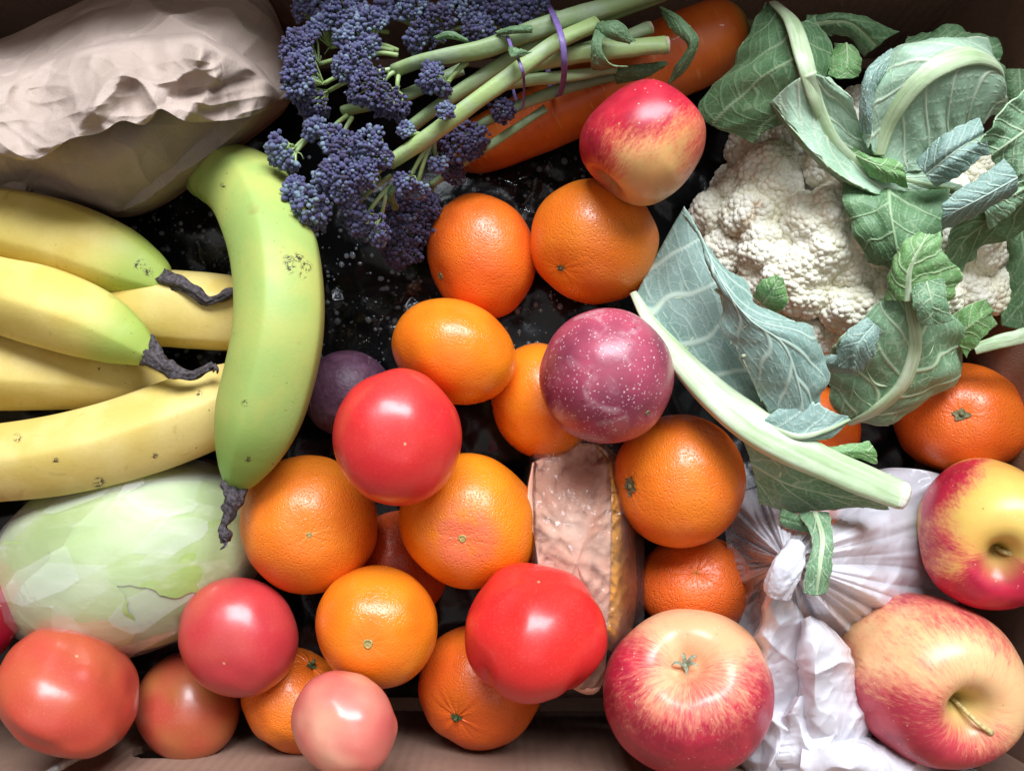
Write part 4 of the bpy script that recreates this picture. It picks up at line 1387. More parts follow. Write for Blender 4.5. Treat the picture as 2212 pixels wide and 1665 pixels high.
leaf('leaf', bro, [(1070, 70, .196), (1110, 58, .2), (1148, 56, .198)], [(1072, 73, .197), (1110, 65, .202), (1150, 64, .199)], [(1075, 76, .195), (1115, 72, .199), (1148, 72, .197)], bleaf, 30, 14, seed=6, nvein=2, crink=.0004, ruff=.0008)
leaf('leaf', bro, [(1098, 102, .204), (1104, 122, .208), (1118, 128, .206)], [(1106, 104, .206), (1118, 112, .209), (1134, 120, .206)], [(1112, 106, .204), (1132, 110, .207), (1148, 114, .204)], bleaf, 30, 14, seed=7, nvein=2, crink=.0004, ruff=.0008)
leaf('leaf', bro, [(936, 80, .186), (970, 68, .19), (1010, 86, .186)], [(940, 84, .186), (975, 76, .19), (1012, 90, .186)], [(944, 88, .184), (975, 84, .188), (1014, 94, .184)], bleaf, 30, 14, seed=8, nvein=2, crink=.0004, ruff=.0008)
leaf('leaf', bro, [(850, 455, .15), (835, 420, .16), (852, 395, .165)], [(858, 452, .15), (842, 425, .162), (858, 395, .166)], [(862, 448, .15), (850, 425, .16), (864, 396, .165)], bleaf, 30, 14, seed=9, nvein=2, crink=.0004, ruff=.0008)
leaf('leaf', bro, [(1320, 150, .165), (1380, 140, .17), (1440, 130, .165)], [(1330, 165, .165), (1390, 155, .17), (1440, 140, .166)], [(1330, 180, .16), (1390, 170, .165), (1430, 150, .162)], bleaf, 40, 20, seed=10, nvein=3, crink=.001, ruff=.0015)

# ------------------------------------------------------------------ cauliflower
curd = Nodes('cauliflower_curd')
_c = curd.mix(curd.map(curd.noise(45, detail=3), .3, .7), (.92, .88, .68), (.95, .92, .79))
_c = curd.mix(curd.math('MULTIPLY', curd.attr('stain'), curd.map(curd.noise(300, detail=4), .35, .6)), _c, (.46, .27, .10))
curd = curd.done(curd.bsdf(color=_c, rough=.6, normal=curd.bump(curd.noise(900, detail=3), .0002), spec=.3))
cau = empty('cauliflower', at(1820, 520, .05))
tag(cau, 'cream cauliflower head with large blue green leaves around it', 'cauliflower')
HC = at(1835, 512, .088)
HR = np.array([345 * pm(HC), 292 * pm(HC), .076])
n = 66
i = np.arange(n) + .5
zc = 1 - 1.12 * i / n
thh = np.arccos(zc)
phh = np.pi * (1 + 5 ** .5) * i
D = np.stack([np.sin(thh) * np.cos(phh), np.sin(thh) * np.sin(phh), np.cos(thh)], 1) + rng.normal(0, .05, (n, 3))
D /= np.linalg.norm(D, axis=1, keepdims=True)
ex = (at(np.array([1722., 1841., 1765., 1690.]), np.array([475., 598., 545., 600.]), np.array([.158, .160, .164, .140])) - HC) / HR
D = np.vstack([D, ex / np.linalg.norm(ex, axis=1, keepdims=True)])
n = len(D)
st0 = at(np.array([1662., 1650, 1640, 1628]), np.array([415., 440, 455, 472]), .165)
ns, nr = 9, 6
tt_ = np.linspace(0, math.radians(118), nr)
nod = np.array([(0, 0, 1.0)] + [(math.sin(t) * math.cos(a), math.sin(t) * math.sin(a), math.cos(t)) for t in tt_[1:] for a in np.arange(ns) / ns * 2 * np.pi])
nod_f3 = np.array([[0, 1 + i, 1 + (i + 1) % ns] for i in range(ns)])
nod_f4 = np.array([[1 + r_ * ns + i, 1 + ns + r_ * ns + i, 1 + ns + r_ * ns + (i + 1) % ns, 1 + r_ * ns + (i + 1) % ns] for r_ in range(nr - 2) for i in range(ns)])


def fib(m, cover, spin=0.0):
    i = np.arange(m) + .5
    z = 1 - (1 - math.cos(math.radians(cover))) * i / m
    th = np.arccos(z)
    ph = np.pi * (1 + 5 ** .5) * i + spin
    return np.stack([np.sin(th) * np.cos(ph), np.sin(th) * np.sin(ph), z], 1)


for q in range(n):
    c = HC + D[q] * HR * rng.uniform(.80, .90)
    nrm = D[q] / HR
    nrm /= np.linalg.norm(nrm)
    Bm = basis(nrm, q)
    rm = rng.uniform(.0152, .0188)
    sub = fib(12, 88, q) + rng.normal(0, .08, (12, 3))
    sub /= np.linalg.norm(sub, axis=1, keepdims=True)
    sd = sub @ Bm.T
    sp = c + sd * rm * rng.uniform(.56, .70, (12, 1))
    sr = rm * rng.uniform(.44, .58, 12)
    Vs, ks = [], 0
    for g in range(12):
        Bs = basis(sd[g], g)
        m_ = 30
        nd = fib(m_, 95, g) + rng.normal(0, .07, (m_, 3))
        nd /= np.linalg.norm(nd, axis=1, keepdims=True)
        nd = nd @ Bs.T
        P_ = sp[g] + nd * sr[g]
        for e_ in range(m_):
            dd = np.linalg.norm(sp - P_[e_], axis=1) / sr
            dd[g] = 9
            if dd.min() < .80:
                continue
            Bn = basis(nd[e_], e_)
            rn = rng.uniform(.0021, .0032)
            Vs.append(P_[e_] - nd[e_] * rn * .70 + (nod * rn) @ Bn.T)
            ks += 1
        # body of the sub-dome
        Vs.append(sp[g] + (nod * sr[g] * .985) @ Bs.T)
        ks += 1
    V = np.concatenate(Vs)
    off = (np.arange(ks) * len(nod))[:, None, None]
    dd = np.min(np.linalg.norm((V.reshape(-1, 1, 3) - st0[None])[..., :2], axis=-1), 1)
    mk('floret', V, [(nod_f3[None] + off).reshape(-1, 3), (nod_f4[None] + off).reshape(-1, 4)], curd, cau, attrs={'stain': .9 * sstep(.0055, .001, dd)})
# core under the curds
T2, A2 = np.meshgrid(np.linspace(0, np.pi, 40), np.arange(60) / 60 * 2 * np.pi, indexing='ij')
U = np.stack([np.sin(T2) * np.cos(A2), np.sin(T2) * np.sin(A2), np.cos(T2)], -1)
mk('core', (HC + U * HR * .80).reshape(-1, 3), gridf(40, 60, True), curd, cau, attrs={'stain': np.zeros(2400)})

lfA = leaf_m('cauliflower_leaf', (.155, .30, .155), (.25, .42, .26), (.54, .66, .43))
lfB = leaf_m('cauliflower_leaf_dark', (.09, .195, .085), (.145, .28, .13), (.36, .50, .28))
lfC = leaf_m('cauliflower_leaf_grey', (.20, .325, .275), (.27, .40, .35), (.52, .64, .54))
lfD = leaf_m('cauliflower_leaf_pale', (.36, .55, .38), (.46, .64, .47), (.68, .77, .57))
lfE = leaf_m('cauliflower_leaf_bright', (.15, .33, .10), (.22, .42, .17), (.50, .62, .36))
ribm = rib_m('leaf_rib', (.50, .62, .38), (.64, .72, .52))

leafA = leaf('leaf', cau, [(1652, 8, .186), (1632, 70, .188), (1598, 125, .186), (1542, 190, .174), (1522, 260, .168), (1612, 298, .186)], [(1672, 8, .188), (1712, 50, .215), (1738, 130, .227), (1757, 200, .222), (1775, 245, .214)], None,
     lfB, seed=11, nvein=4, rib=[16, 24, 26, 22, 18], ribm=ribm, ruff=.004, crink=.003)
leafT = leaf('leaf', cau, [(1668, 222, .222), (1700, 262, .226), (1760, 332, .226), (1830, 386, .221), (1930, 428, .213), (2090, 420, .202)], [(1745, 160, .224), (1768, 240, .211), (1805, 310, .203), (1870, 362, .198), (1960, 392, .196), (2085, 413, .196)],
     [(1795, 190, .222), (1838, 212, .221), (1852, 262, .214), (1892, 322, .205), (1965, 345, .200), (2085, 406, .198)], lfD, seed=12, nvein=6, rib=[20, 17, 12, 8, 4], ribm=ribm, ruff=.002)
leaf('leaf', cau, [(1662, 218, .214), (1700, 275, .212), (1768, 352, .204), (1840, 405, .2), (1935, 438, .198), (2080, 424, .198)], [(1664, 220, .219), (1698, 268, .22), (1762, 340, .218), (1832, 394, .213), (1930, 434, .207), (2088, 422, .2)],
     [(1668, 222, .2225), (1702, 264, .2265), (1762, 333, .2265), (1832, 387, .2215), (1930, 429, .2135), (2090, 420, .2025)], lfA, seed=13, nvein=9, ruff=.001, crink=.0006, nv=30)
leaf('leaf', cau, None, [(1712, 50, .212), (1738, 125, .224), (1752, 185, .221), (1770, 220, .214)], [(1742, 52, .2), (1778, 100, .2), (1800, 160, .198), (1850, 205, .205)], lfB, seed=14, nvein=3, ruff=.003)
leaf('leaf', cau, [(1800, 92, .178), (1798, 130, .184), (1790, 165, .186)], [(1828, 95, .186), (1830, 135, .192), (1826, 170, .19)], [(1850, 100, .178), (1862, 130, .184), (1858, 165, .184)], lfE, seed=15, nvein=3, nu=50, nv=40)
leafB = leaf('leaf', cau, [(2122, 92, .192), (2080, 88, .203), (2000, 94, .207), (1945, 100, .207), (1920, 120, .212), (1890, 180, .213), (1872, 240, .21), (1866, 300, .2)],
     [(2168, 200, .180), (2156, 146, .203), (2100, 122, .222), (2040, 135, .228), (1985, 170, .225), (1940, 225, .216), (1912, 280, .206), (1898, 335, .199)],
     [(2172, 245, .172), (2162, 248, .172), (2148, 252, .176), (2132, 262, .180), (2110, 278, .184), (2080, 305, .186), (2030, 352, .189), (1960, 374, .192)], lfD, nu=130, nv=90, seed=16, nvein=5, rib=[8, 16, 28, 32, 30, 27, 22, 16], ribm=ribm, ruff=.002, crink=.001)
leaf('leaf', cau, [(1925, 105, .214), (1878, 140, .220), (1862, 175, .221), (1856, 230, .216), (1860, 285, .206)], [(1935, 112, .216), (1893, 150, .223), (1876, 185, .223), (1868, 235, .217), (1868, 285, .206)], [(1945, 122, .213), (1912, 160, .219), (1893, 195, .219), (1884, 240, .214), (1880, 290, .204)],
     lfC, nu=80, nv=30, seed=17, nvein=7, ruff=.0012, crink=.0008)
leaf('leaf', cau, [(2228, 180, .222), (2160, 238, .225), (2106, 306, .219)], [(2245, 260, .214), (2190, 300, .216), (2140, 335, .212)], [(2245, 350, .208), (2212, 376, .208), (2165, 388, .205)], lfA, seed=18, nvein=4, ruff=.003, crink=.003)
leaf('leaf', cau, [(2165, 342, .208), (2100, 396, .206), (2035, 440, .203)], [(2197, 384, .211), (2110, 432, .208), (2035, 470, .2)], [(2187, 412, .2), (2112, 464, .195), (2038, 497, .189)], lfC, seed=19, nvein=5, ruff=.002, crink=.001)
leafD = leaf('leaf', cau, [(1820, 372, .172), (1821, 430, .178), (1846, 510, .176), (1880, 566, .170)], [(1920, 395, .176), (1922, 450, .188), (1935, 525, .187), (1945, 580, .178)], [(2050, 400, .180), (2045, 460, .188), (2035, 535, .187), (2000, 580, .178)], lfB, seed=20, nvein=3, nu=120, nv=90, ruff=.002, crink=.003)
leafE = leaf('leaf', cau, [(2235, 380, .196), (2150, 425, .194), (2060, 490, .186), (2034, 575, .168)], [(2250, 425, .178), (2170, 455, .180), (2085, 515, .174), (2044, 585, .162)], [(2255, 470, .154), (2192, 494, .158), (2112, 548, .158), (2052, 592, .157)], lfB, seed=21, nvein=5, nu=110, nv=70, ruff=.003, crink=.002)
leafF = leaf('leaf', cau, [(1836, 914, .125), (1800, 860, .138), (1789, 800, .152), (1800, 745, .170), (1862, 690, .182), (1928, 602, .190)], [(1835, 914, .130), (1890, 886, .144), (1950, 828, .158), (1976, 745, .172), (1963, 660, .184), (1956, 600, .191)],
     [(1850, 918, .120), (1950, 905, .126), (2050, 850, .132), (2094, 790, .138), (2086, 720, .146), (2000, 640, .176)], lfA, nu=130, nv=90, seed=22, nvein=5, rib=[16, 26, 26, 22, 17, 10], ribm=ribm, ruff=.004, crink=.002)
leaf('leaf', cau, [(1912, 650, .188), (1922, 590, .198), (1950, 530, .204), (1985, 502, .203)], [(1960, 650, .194), (1964, 585, .204), (1988, 535, .209), (2008, 506, .207)], [(2050, 660, .188), (2078, 590, .196), (2038, 545, .203), (2032, 502, .204)], lfE, nu=70, nv=60, seed=23, nvein=4, ruff=.0012, crink=.0008, serr=.05, rib=[10, 8, 5, 2], ribm=ribm)
leaf('leaf', cau, [(1968, 615, .198), (1972, 660, .197), (1985, 698, .19)], [(2000, 608, .201), (2012, 655, .2), (2018, 700, .192)], [(2035, 600, .198), (2046, 650, .196), (2052, 690, .188)], lfA, nu=60, nv=40, seed=24, nvein=3, ruff=.0012, crink=.0008, serr=.05)
leaf('leaf', cau, [(1872, 688, .192), (1812, 733, .190), (1806, 792, .180)], [(1888, 700, .194), (1852, 748, .193), (1842, 802, .182)], [(1900, 712, .191), (1888, 762, .189), (1868, 806, .180)], lfC, nu=60, nv=40, seed=25, nvein=4, ruff=.0012, serr=.05)
leaf('leaf', cau, [(1765, 775, .168), (1800, 765, .176), (1845, 785, .172)], [(1765, 788, .168), (1800, 785, .177), (1850, 795, .172)], [(1768, 802, .164), (1805, 803, .17), (1850, 806, .168)], lfC, nu=50, nv=30, seed=26, nvein=4, ruff=.0012, serr=.05)
leaf('leaf', cau, [(1985, 352, .196), (2040, 300, .206), (2112, 262, .206)], [(2000, 378, .198), (2060, 330, .209), (2122, 292, .208)], [(2020, 402, .194), (2085, 362, .202), (2128, 326, .202)], lfC, nu=90, nv=50, seed=39, nvein=5, ruff=.005, crink=.002, rib=[6, 5, 3], ribm=ribm)
leaf('leaf', cau, [(1835, 300, .180), (1880, 330, .186), (1930, 345, .184)], [(1840, 330, .184), (1890, 355, .191), (1950, 372, .188)], [(1850, 360, .178), (1900, 385, .184), (1960, 398, .182)], lfE, nu=80, nv=44, seed=40, nvein=4, ruff=.005, crink=.002)
leaf('leaf', cau, [(1960, 80, .172), (2060, 62, .178), (2150, 95, .17)], [(1950, 110, .178), (2050, 92, .186), (2160, 135, .176)], [(1945, 140, .174), (2050, 125, .182), (2165, 180, .17)], lfB, nu=90, nv=50, seed=41, nvein=5, ruff=.006, crink=.002)
leaf('leaf', cau, [(2120, 420, .186), (2170, 395, .192), (2225, 360, .19)], [(2125, 450, .188), (2180, 425, .195), (2235, 395, .19)], [(2130, 485, .180), (2185, 460, .188), (2240, 430, .184)], lfA, nu=90, nv=50, seed=42, nvein=5, ruff=.006, crink=.002)
# the long leaf on the left with its cut stalk
leafH = leaf('leaf', cau, None, [(1372, 640, .146), (1440, 742, .157), (1530, 842, .166), (1600, 900, .172), (1690, 952, .176)], [(1478, 445, .146), (1545, 560, .158), (1610, 660, .168), (1655, 770, .172), (1712, 890, .176)], lfC, nu=110, nv=80, seed=27, nvein=5, ruff=.002, crink=.002, serr=.02, veinw=1.3)
leafI = leaf('leaf', cau, [(1482, 462, .172), (1528, 580, .186), (1560, 690, .192), (1600, 770, .193), (1640, 850, .187), (1668, 912, .180)], [(1508, 500, .186), (1560, 612, .203), (1620, 690, .208), (1690, 742, .206), (1722, 822, .198), (1738, 905, .187)],
     [(1540, 540, .178), (1602, 625, .192), (1667, 680, .200), (1750, 708, .201), (1776, 800, .193), (1772, 885, .185)], lfC, nu=120, nv=80, seed=28, nvein=5, ruff=.003, crink=.002, serr=.05, veinw=1.4)
leaf('leaf', cau, [(1690, 878, .186), (1740, 866, .190), (1790, 886, .190), (1832, 896, .186)], [(1645, 915, .184), (1720, 942, .189), (1782, 930, .190), (1836, 906, .186)], [(1650, 940, .178), (1712, 958, .182), (1782, 950, .184), (1838, 914, .184)], lfC, nu=70, nv=44, seed=29, nvein=3, ruff=.0012, serr=.05, rib=[8, 8, 6, 3], ribm=ribm)
leafK = leaf('leaf', cau, [(1600, 940, .166), (1700, 1000, .168), (1830, 1042, .166), (1930, 1085, .163)], [(1622, 1000, .158), (1705, 1045, .158), (1812, 1070, .160), (1925, 1090, .160)], [(1640, 1085, .142), (1705, 1106, .144), (1800, 1098, .148), (1918, 1096, .156)], lfA, nu=90, nv=60, seed=30, nvein=3, ruff=.0012, crink=.0008)
leaf('leaf', cau, [(1770, 968, .178), (1830, 960, .180), (1878, 952, .178)], [(1770, 978, .178), (1832, 975, .182), (1890, 975, .178)], [(1775, 988, .176), (1832, 990, .178), (1898, 1000, .174)], lfE, nu=50, nv=30, seed=31, nvein=3, ruff=.0012, serr=.05)
leaf('leaf', cau, [(1724, 1110, .160), (1752, 1160, .192), (1742, 1222, .199), (1735, 1280, .196)], [(1760, 1105, .162), (1776, 1160, .195), (1770, 1222, .202), (1762, 1284, .198)], [(1790, 1108, .160), (1800, 1155, .192), (1798, 1222, .199), (1786, 1276, .195)], lfA, nu=90, nv=44, seed=32, nvein=3, ruff=.0012, crink=.0008, rib=[7, 7, 6, 4], ribm=ribm)
leaf('leaf', cau, [(1690, 1100, .155), (1720, 1112, .160), (1755, 1120, .165)], [(1685, 1118, .156), (1725, 1128, .163), (1760, 1132, .168)], [(1690, 1130, .155), (1725, 1142, .160), (1758, 1148, .166)], lfB, nu=40, nv=30, seed=33, nvein=3, ruff=.0012)
leaf('leaf', cau, [(1742, 38, .172), (1835, 32, .180), (1942, 72, .168)], [(1742, 55, .174), (1830, 48, .181), (1892, 100, .168)], [(1748, 78, .165), (1830, 75, .170), (1872, 120, .16)], lfB, nu=70, nv=40, seed=34, nvein=3, ruff=.0012, rib=[8, 7, 4], ribm=ribm)
leaf('leaf', cau, [(2045, 690, .15), (2090, 660, .158), (2135, 645, .152)], [(2065, 730, .148), (2105, 695, .157), (2145, 670, .15)], [(2085, 770, .142), (2125, 730, .15), (2155, 700, .145)], lfE, nu=60, nv=40, seed=35, nvein=3, ruff=.0012)
leaf('leaf', cau, [(1628, 640, .186), (1645, 612, .198), (1676, 594, .204)], [(1650, 655, .190), (1668, 628, .202), (1684, 598, .206)], [(1672, 672, .188), (1694, 655, .198), (1690, 602, .204)], lfE, nu=50, nv=40, seed=36, nvein=4, ruff=.0012, serr=.05, rib=[5, 4, 2], ribm=ribm)
leaf('leaf', cau, [(2160, 150, .165), (2170, 210, .16), (2180, 260, .15)], [(2200, 150, .17), (2205, 215, .168), (2205, 270, .158)], [(2250, 155, .165), (2250, 215, .165), (2245, 280, .158)], lfB, nu=60, nv=40, seed=37, nvein=4, ruff=.0012)
leaf('leaf', cau, [(2170, 500, .14), (2180, 600, .13), (2160, 700, .125)], [(2205, 495, .145), (2215, 600, .14), (2200, 710, .13)], [(2250, 490, .14), (2255, 600, .135), (2250, 710, .13)], lfB, nu=60, nv=40, seed=38, nvein=4, ruff=.003)

veins(leafH, [[(1440, 742), (1480, 752), (1545, 750), (1600, 748)], [(1400, 690), (1440, 650), (1500, 642), (1550, 640)], [(1540, 845), (1580, 835), (1620, 812), (1650, 800)], [(1480, 752), (1520, 700), (1530, 650)]], ribm)
veins(leafI, [[(1545, 625), (1580, 655), (1614, 680), (1645, 698), (1690, 700)], [(1614, 680), (1616, 702), (1585, 722), (1578, 745)], [(1602, 770), (1650, 752), (1700, 732), (1742, 714)], [(1606, 772), (1622, 808), (1645, 868)], [(1714, 920), (1708, 880), (1728, 832), (1772, 806)], [(1545, 560), (1560, 600), (1548, 625)]], ribm)
veins(leafB, [[(1985, 178), (1978, 230), (1970, 300), (1960, 350)], [(2100, 150), (2085, 220), (2050, 290), (2020, 340)], [(2020, 160), (2030, 230), (2020, 300)], [(2060, 150), (2066, 210), (2060, 260)]], ribm, 6, 2.5)
veins(leafF, [[(1975, 720), (1930, 690), (1905, 670)], [(1950, 828), (1895, 830), (1870, 790), (1862, 745)], [(1890, 880), (1850, 850), (1835, 810)], [(1972, 780), (2010, 760), (2020, 700)], [(1955, 830), (2010, 810), (2060, 760)]], ribm)
veins(leafK, [[(1640, 960), (1690, 1010), (1740, 1045), (1800, 1085)], [(1690, 1010), (1680, 1050), (1672, 1085)], [(1740, 1045), (1745, 1075), (1742, 1095)], [(1790, 1020), (1830, 1050), (1865, 1080)]], ribm, 5, 2)


def petiole(pts, cut):
    c = cat(pts, 70)
    w = at(c[:, 0], c[:, 1], c[:, 2])
    k = np.array([pm(q) for q in w])
    V, F = tube(w, c[:, 3] * k, 28, flat=.6, shape=lambda s, ph: 1 + .07 * noise(np.stack(np.broadcast_arrays(s * 8, np.cos(ph), np.sin(ph)), -1), 5) - .10 * np.exp(-((np.cos(ph) - 1) / .12) ** 2) + .04 * np.cos(6 * ph))
    s_ = np.concatenate([np.repeat(np.linspace(.5, 0, 70), 28), [.5, 0]])
    p_ = np.concatenate([np.tile(np.arange(28) / 28 * 2 * np.pi, 70), [0, 0]])
    o = mk('leaf_stalk', V, F, ribm, cau, attrs={'s': s_, 'ring': np.stack([s_ * 2, np.cos(p_), np.sin(p_)], 1)})
    if cut:
        d = (w[-1] - w[-4]) / np.linalg.norm(w[-1] - w[-4])
        ph = np.arange(28) / 28 * 2 * np.pi
        C = np.array([w[-1] - d * .002, w[-1] + d * .001, w[-1] + d * .003])
        V, F = tube(C, c[-1, 3] * k[-1] * np.array([1.0, 1.0, .82]), 28, flat=.75, shape=lambda s, p: 1 + .10 * noise(np.stack(np.broadcast_arrays(s * 2, np.cos(p) * 3, np.sin(p) * 3), -1), 8))
        mk('cut_end', V, F, cutp, o)
    return o


cutp = plain('cut_leaf_stalk', (.72, .70, .58), .6, .12, 300, .0003)
petiole([(1368, 632, .150, 8), (1400, 690, .156, 15), (1440, 744, .163, 24), (1530, 842, .173, 36), (1620, 915, .180, 42), (1700, 962, .183, 42), (1780, 1002, .182, 36), (1860, 1034, .179, 35), (1945, 1070, .175, 31)], True)
petiole([(2105, 754, .145, 12), (2160, 738, .152, 16), (2245, 718, .155, 18)], False)

# ------------------------------------------------------------------ cabbage in plastic wrap
cab_m = Nodes('cabbage_leaf')
_c = cab_m.mix(cab_m.map(cab_m.noise(16, detail=2), .3, .7), (.33, .45, .13), (.52, .60, .31))
_s = cab_m('Mapping', {'Vector': cab_m.coord(), 'Scale': (14.0, 110.0, 80.0), 'Rotation': (0, 0, .35)}).outputs[0]
_c = cab_m.mix(cab_m.math('MULTIPLY', cab_m.map(cab_m.noise(1.0, vec=_s, detail=3, dist=.4), .50, .75), .35), _c, (.70, .74, .52))
cab_m = cab_m.done(cab_m.bsdf(color=_c, rough=.5, normal=cab_m.bump(cab_m.noise(60, detail=3), .0008), spec=.35, sss=.15, sssr=(.8, 1, .5), ssss=.005))
cab = empty('cabbage', at(270, 1215, .03))
tag(cab, 'pale green cabbage wrapped in clear plastic film under the bananas', 'cabbage')
KC = at(292, 1192, .084)
kk = pm(KC)
E1 = np.array([math.cos(.22), math.sin(.22), 0])
E2 = np.array([-math.sin(.22), math.cos(.22), 0])
E3 = np.array([0, 0, 1.0])
KR = np.array([284 * kk, 203 * kk, .068])


def ell(U, s=1.0):
    return KC + (U[..., 0:1] * KR[0] * E1 + U[..., 1:2] * KR[1] * E2 + U[..., 2:3] * KR[2] * E3) * s


T2, A2 = np.meshgrid(np.linspace(0, np.pi, 70), np.arange(120) / 120 * 2 * np.pi, indexing='ij')
U = np.stack([np.sin(T2) * np.cos(A2), np.sin(T2) * np.sin(A2), np.cos(T2)], -1)
mk('heart', ell(U, .97).reshape(-1, 3), gridf(70, 120, True), cab_m, cab)
for q, (d, rad) in enumerate([((-.9, .1, .2), 1.15), ((.9, .1, .3), 1.1), ((-.2, -.9, .3), 1.1), ((-.5, .6, .6), 1.1), ((.6, .5, .6), 1.0), ((.35, -.55, .75), .95), ((-.55, -.45, .7), .8)]):
    d = np.array(d) / np.linalg.norm(d)
    Bm = basis(d, q * 1.3)
    t, a = np.meshgrid(np.linspace(0, 1, 60), np.arange(140) / 140 * 2 * np.pi, indexing='ij')
    tt = t * rad * (1 + .10 * noise(np.stack([np.cos(a) * 2, np.sin(a) * 2, a * 0 + q], -1), q) + .03 * noise(np.stack([np.cos(a) * 14, np.sin(a) * 14, a * 0 + q], -1), q))
    Uq = np.stack([np.sin(tt) * np.cos(a), np.sin(tt) * np.sin(a), np.cos(tt)], -1) @ Bm.T
    sc = .975 + .011 * (q + 1) / 2 + .010 * t ** 5 + .014 * noise(Uq * 2.2, q + 3)
    G = KC + (Uq[..., 0:1] * KR[0] * E1 + Uq[..., 1:2] * KR[1] * E2 + Uq[..., 2:3] * KR[2] * E3) * sc[..., None]
    mk('leaf', G.reshape(-1, 3), gridf(60, 140, True), cab_m, cab)
wr_ = Nodes('cabbage_wrap')
_nb = wr_.bump(wr_.noise(40, detail=3, dist=1.0), .0006)
_tr = wr_('BsdfTransparent', {'Color': (1, 1, 1)}).outputs[0]
_df = wr_('BsdfDiffuse', {'Color': (.88, .88, .86), 'Normal': _nb}).outputs[0]
_gl = wr_('BsdfGlossy', {'Color': (1, 1, 1), 'Roughness': .2, 'Normal': _nb}).outputs[0]
_a1 = wr_('MixShader', {0: wr_.attr('haze'), 1: _tr, 2: _df}).outputs[0]
_fr = wr_('LayerWeight', {'Blend': .3, 'Normal': _nb}).outputs['Fresnel']
wrap = wr_.done(wr_('MixShader', {0: wr_.math('MULTIPLY', _fr, .2), 1: _a1, 2: _gl}).outputs[0])
T2, A2 = np.meshgrid(np.linspace(0, 1.62, 240), np.arange(420) / 420 * 2 * np.pi, indexing='ij')
U = np.stack([np.sin(T2) * np.cos(A2), np.sin(T2) * np.sin(A2), np.cos(T2)], -1)
G = ell(U, 1.07)
N = U / KR
N /= np.linalg.norm(N, axis=-1, keepdims=True)
w2 = np.stack([G[..., 0] * .90 + G[..., 1] * .43, (-G[..., 0] * .43 + G[..., 1] * .90) * 2.2], -1)
f1_, id1 = facet(w2 * 19 + 2, 41)
f2_, id2 = facet(w2 * 40 + 7, 45)
G = G + (N @ np.stack([E1, E2, E3])) * (.006 * f1_ + .0015 * f2_)[..., None]
hz = .06 + .50 * id1 ** 1.6 + .25 * id2 ** 2
mk('plastic_wrap', G.reshape(-1, 3), gridf(240, 420, True), wrap, cab, attrs={'haze': hz.ravel()})

# ------------------------------------------------------------------ wedge of squash in cling film
fl_m = Nodes('squash_flesh')
_c = fl_m.mix(fl_m.map(fl_m.noise(40, detail=4), .3, .7), (.82, .40, .27), (.88, .54, .40))
fl_m = fl_m.done(fl_m.bsdf(color=_c, rough=.45, normal=fl_m.bump(fl_m.noise(180, detail=4), .0005), spec=.4, sss=.15, sssr=(1, .5, .3), ssss=.004))
rind_m = plain('squash_rind', (.66, .27, .03), .35, .25, 60)
sq = empty('squash_wedge', at(1250, 1200, .03))
tag(sq, 'wedge of pink fleshed squash with orange rind wrapped in cling film', 'squash')
top = cat([(1150, 1000), (1220, 965), (1290, 960), (1322, 1010), (1326, 1150), (1322, 1300), (1312, 1400), (1300, 1480), (1270, 1500), (1220, 1470), (1180, 1380), (1160, 1200), (1140, 1080), (1150, 1000)], 90)[:-1]
Q = at(top[:, 0], top[:, 1], .128 - .018 * sstep(1100, 960, top[:, 1]) - .02 * sstep(1350, 1500, top[:, 1]))
cen = Q.mean(0)
rings = [cen + (Q - cen) * t + np.array([0, 0, .003 * (1 - t)]) for t in np.linspace(.0, 1, 26)]
G = np.array(rings)
Gl = np.array([Q + np.array([0, 0, -d]) for d in (.002, .02, .05, .075)])
mk('flesh', np.concatenate([G, Gl]).reshape(-1, 3), gridf(30, 89, True), fl_m, sq)
ri = cat([(1284, 962), (1314, 1004), (1320, 1060), (1321, 1150), (1317, 1300), (1307, 1400)], 60)
ro = cat([(1300, 955), (1345, 1000), (1364, 1080), (1372, 1180), (1374, 1300), (1355, 1420)], 60)
z0 = .128 - .018 * sstep(1100, 960, ri[:, 1]) - .02 * sstep(1350, 1500, ri[:, 1])
G = []
for s_ in np.linspace(0, 1, 14):
    c2 = ri * (1 - s_) + ro * s_
    G.append(at(c2[:, 0], c2[:, 1], z0 + .0012 - .030 * s_ ** 2.0))
G.append(G[-1] + np.array([0, 0, -.03]))
mk('rind', np.array(G).reshape(-1, 3), gridf(15, 60), rind_m, sq)
cling = film_m('cling_film', (.85, .80, .80), .05, 1.0, .09, 110, .0012)
gx, gy = np.meshgrid(np.linspace(1130, 1392, 170), np.linspace(945, 1545, 330), indexing='ij')
zz = .1305 - .018 * sstep(1100, 960, gy) - .022 * sstep(1350, 1500, gy) - .034 * sstep(1322, 1400, gx) ** 1.6 - .05 * sstep(1158 + .00025 * (gy - 1000) ** 1, 1120, gx) - .04 * sstep(1480, 1545, gy)
w = at(gx, gy, .13)[..., :2]
wr = np.stack([w[..., 0] * .8 + w[..., 1] * .6, (-w[..., 0] * .6 + w[..., 1] * .8) * .45], -1)
tight = .5 + 1.2 * sstep(1160, 1060, gy) + .5 * sstep(1380, 1460, gy)
zz = zz + tight * (.0014 * folds(w, .9, .02, .006, 51) + .0012 * folds(w, -.6, .016, .005, 53) + .0006 * folds(w, 1.4, .01, .003, 52)) + .001
mk('cling_film', at(gx, gy, zz).reshape(-1, 3), gridf(170, 330), cling, sq)

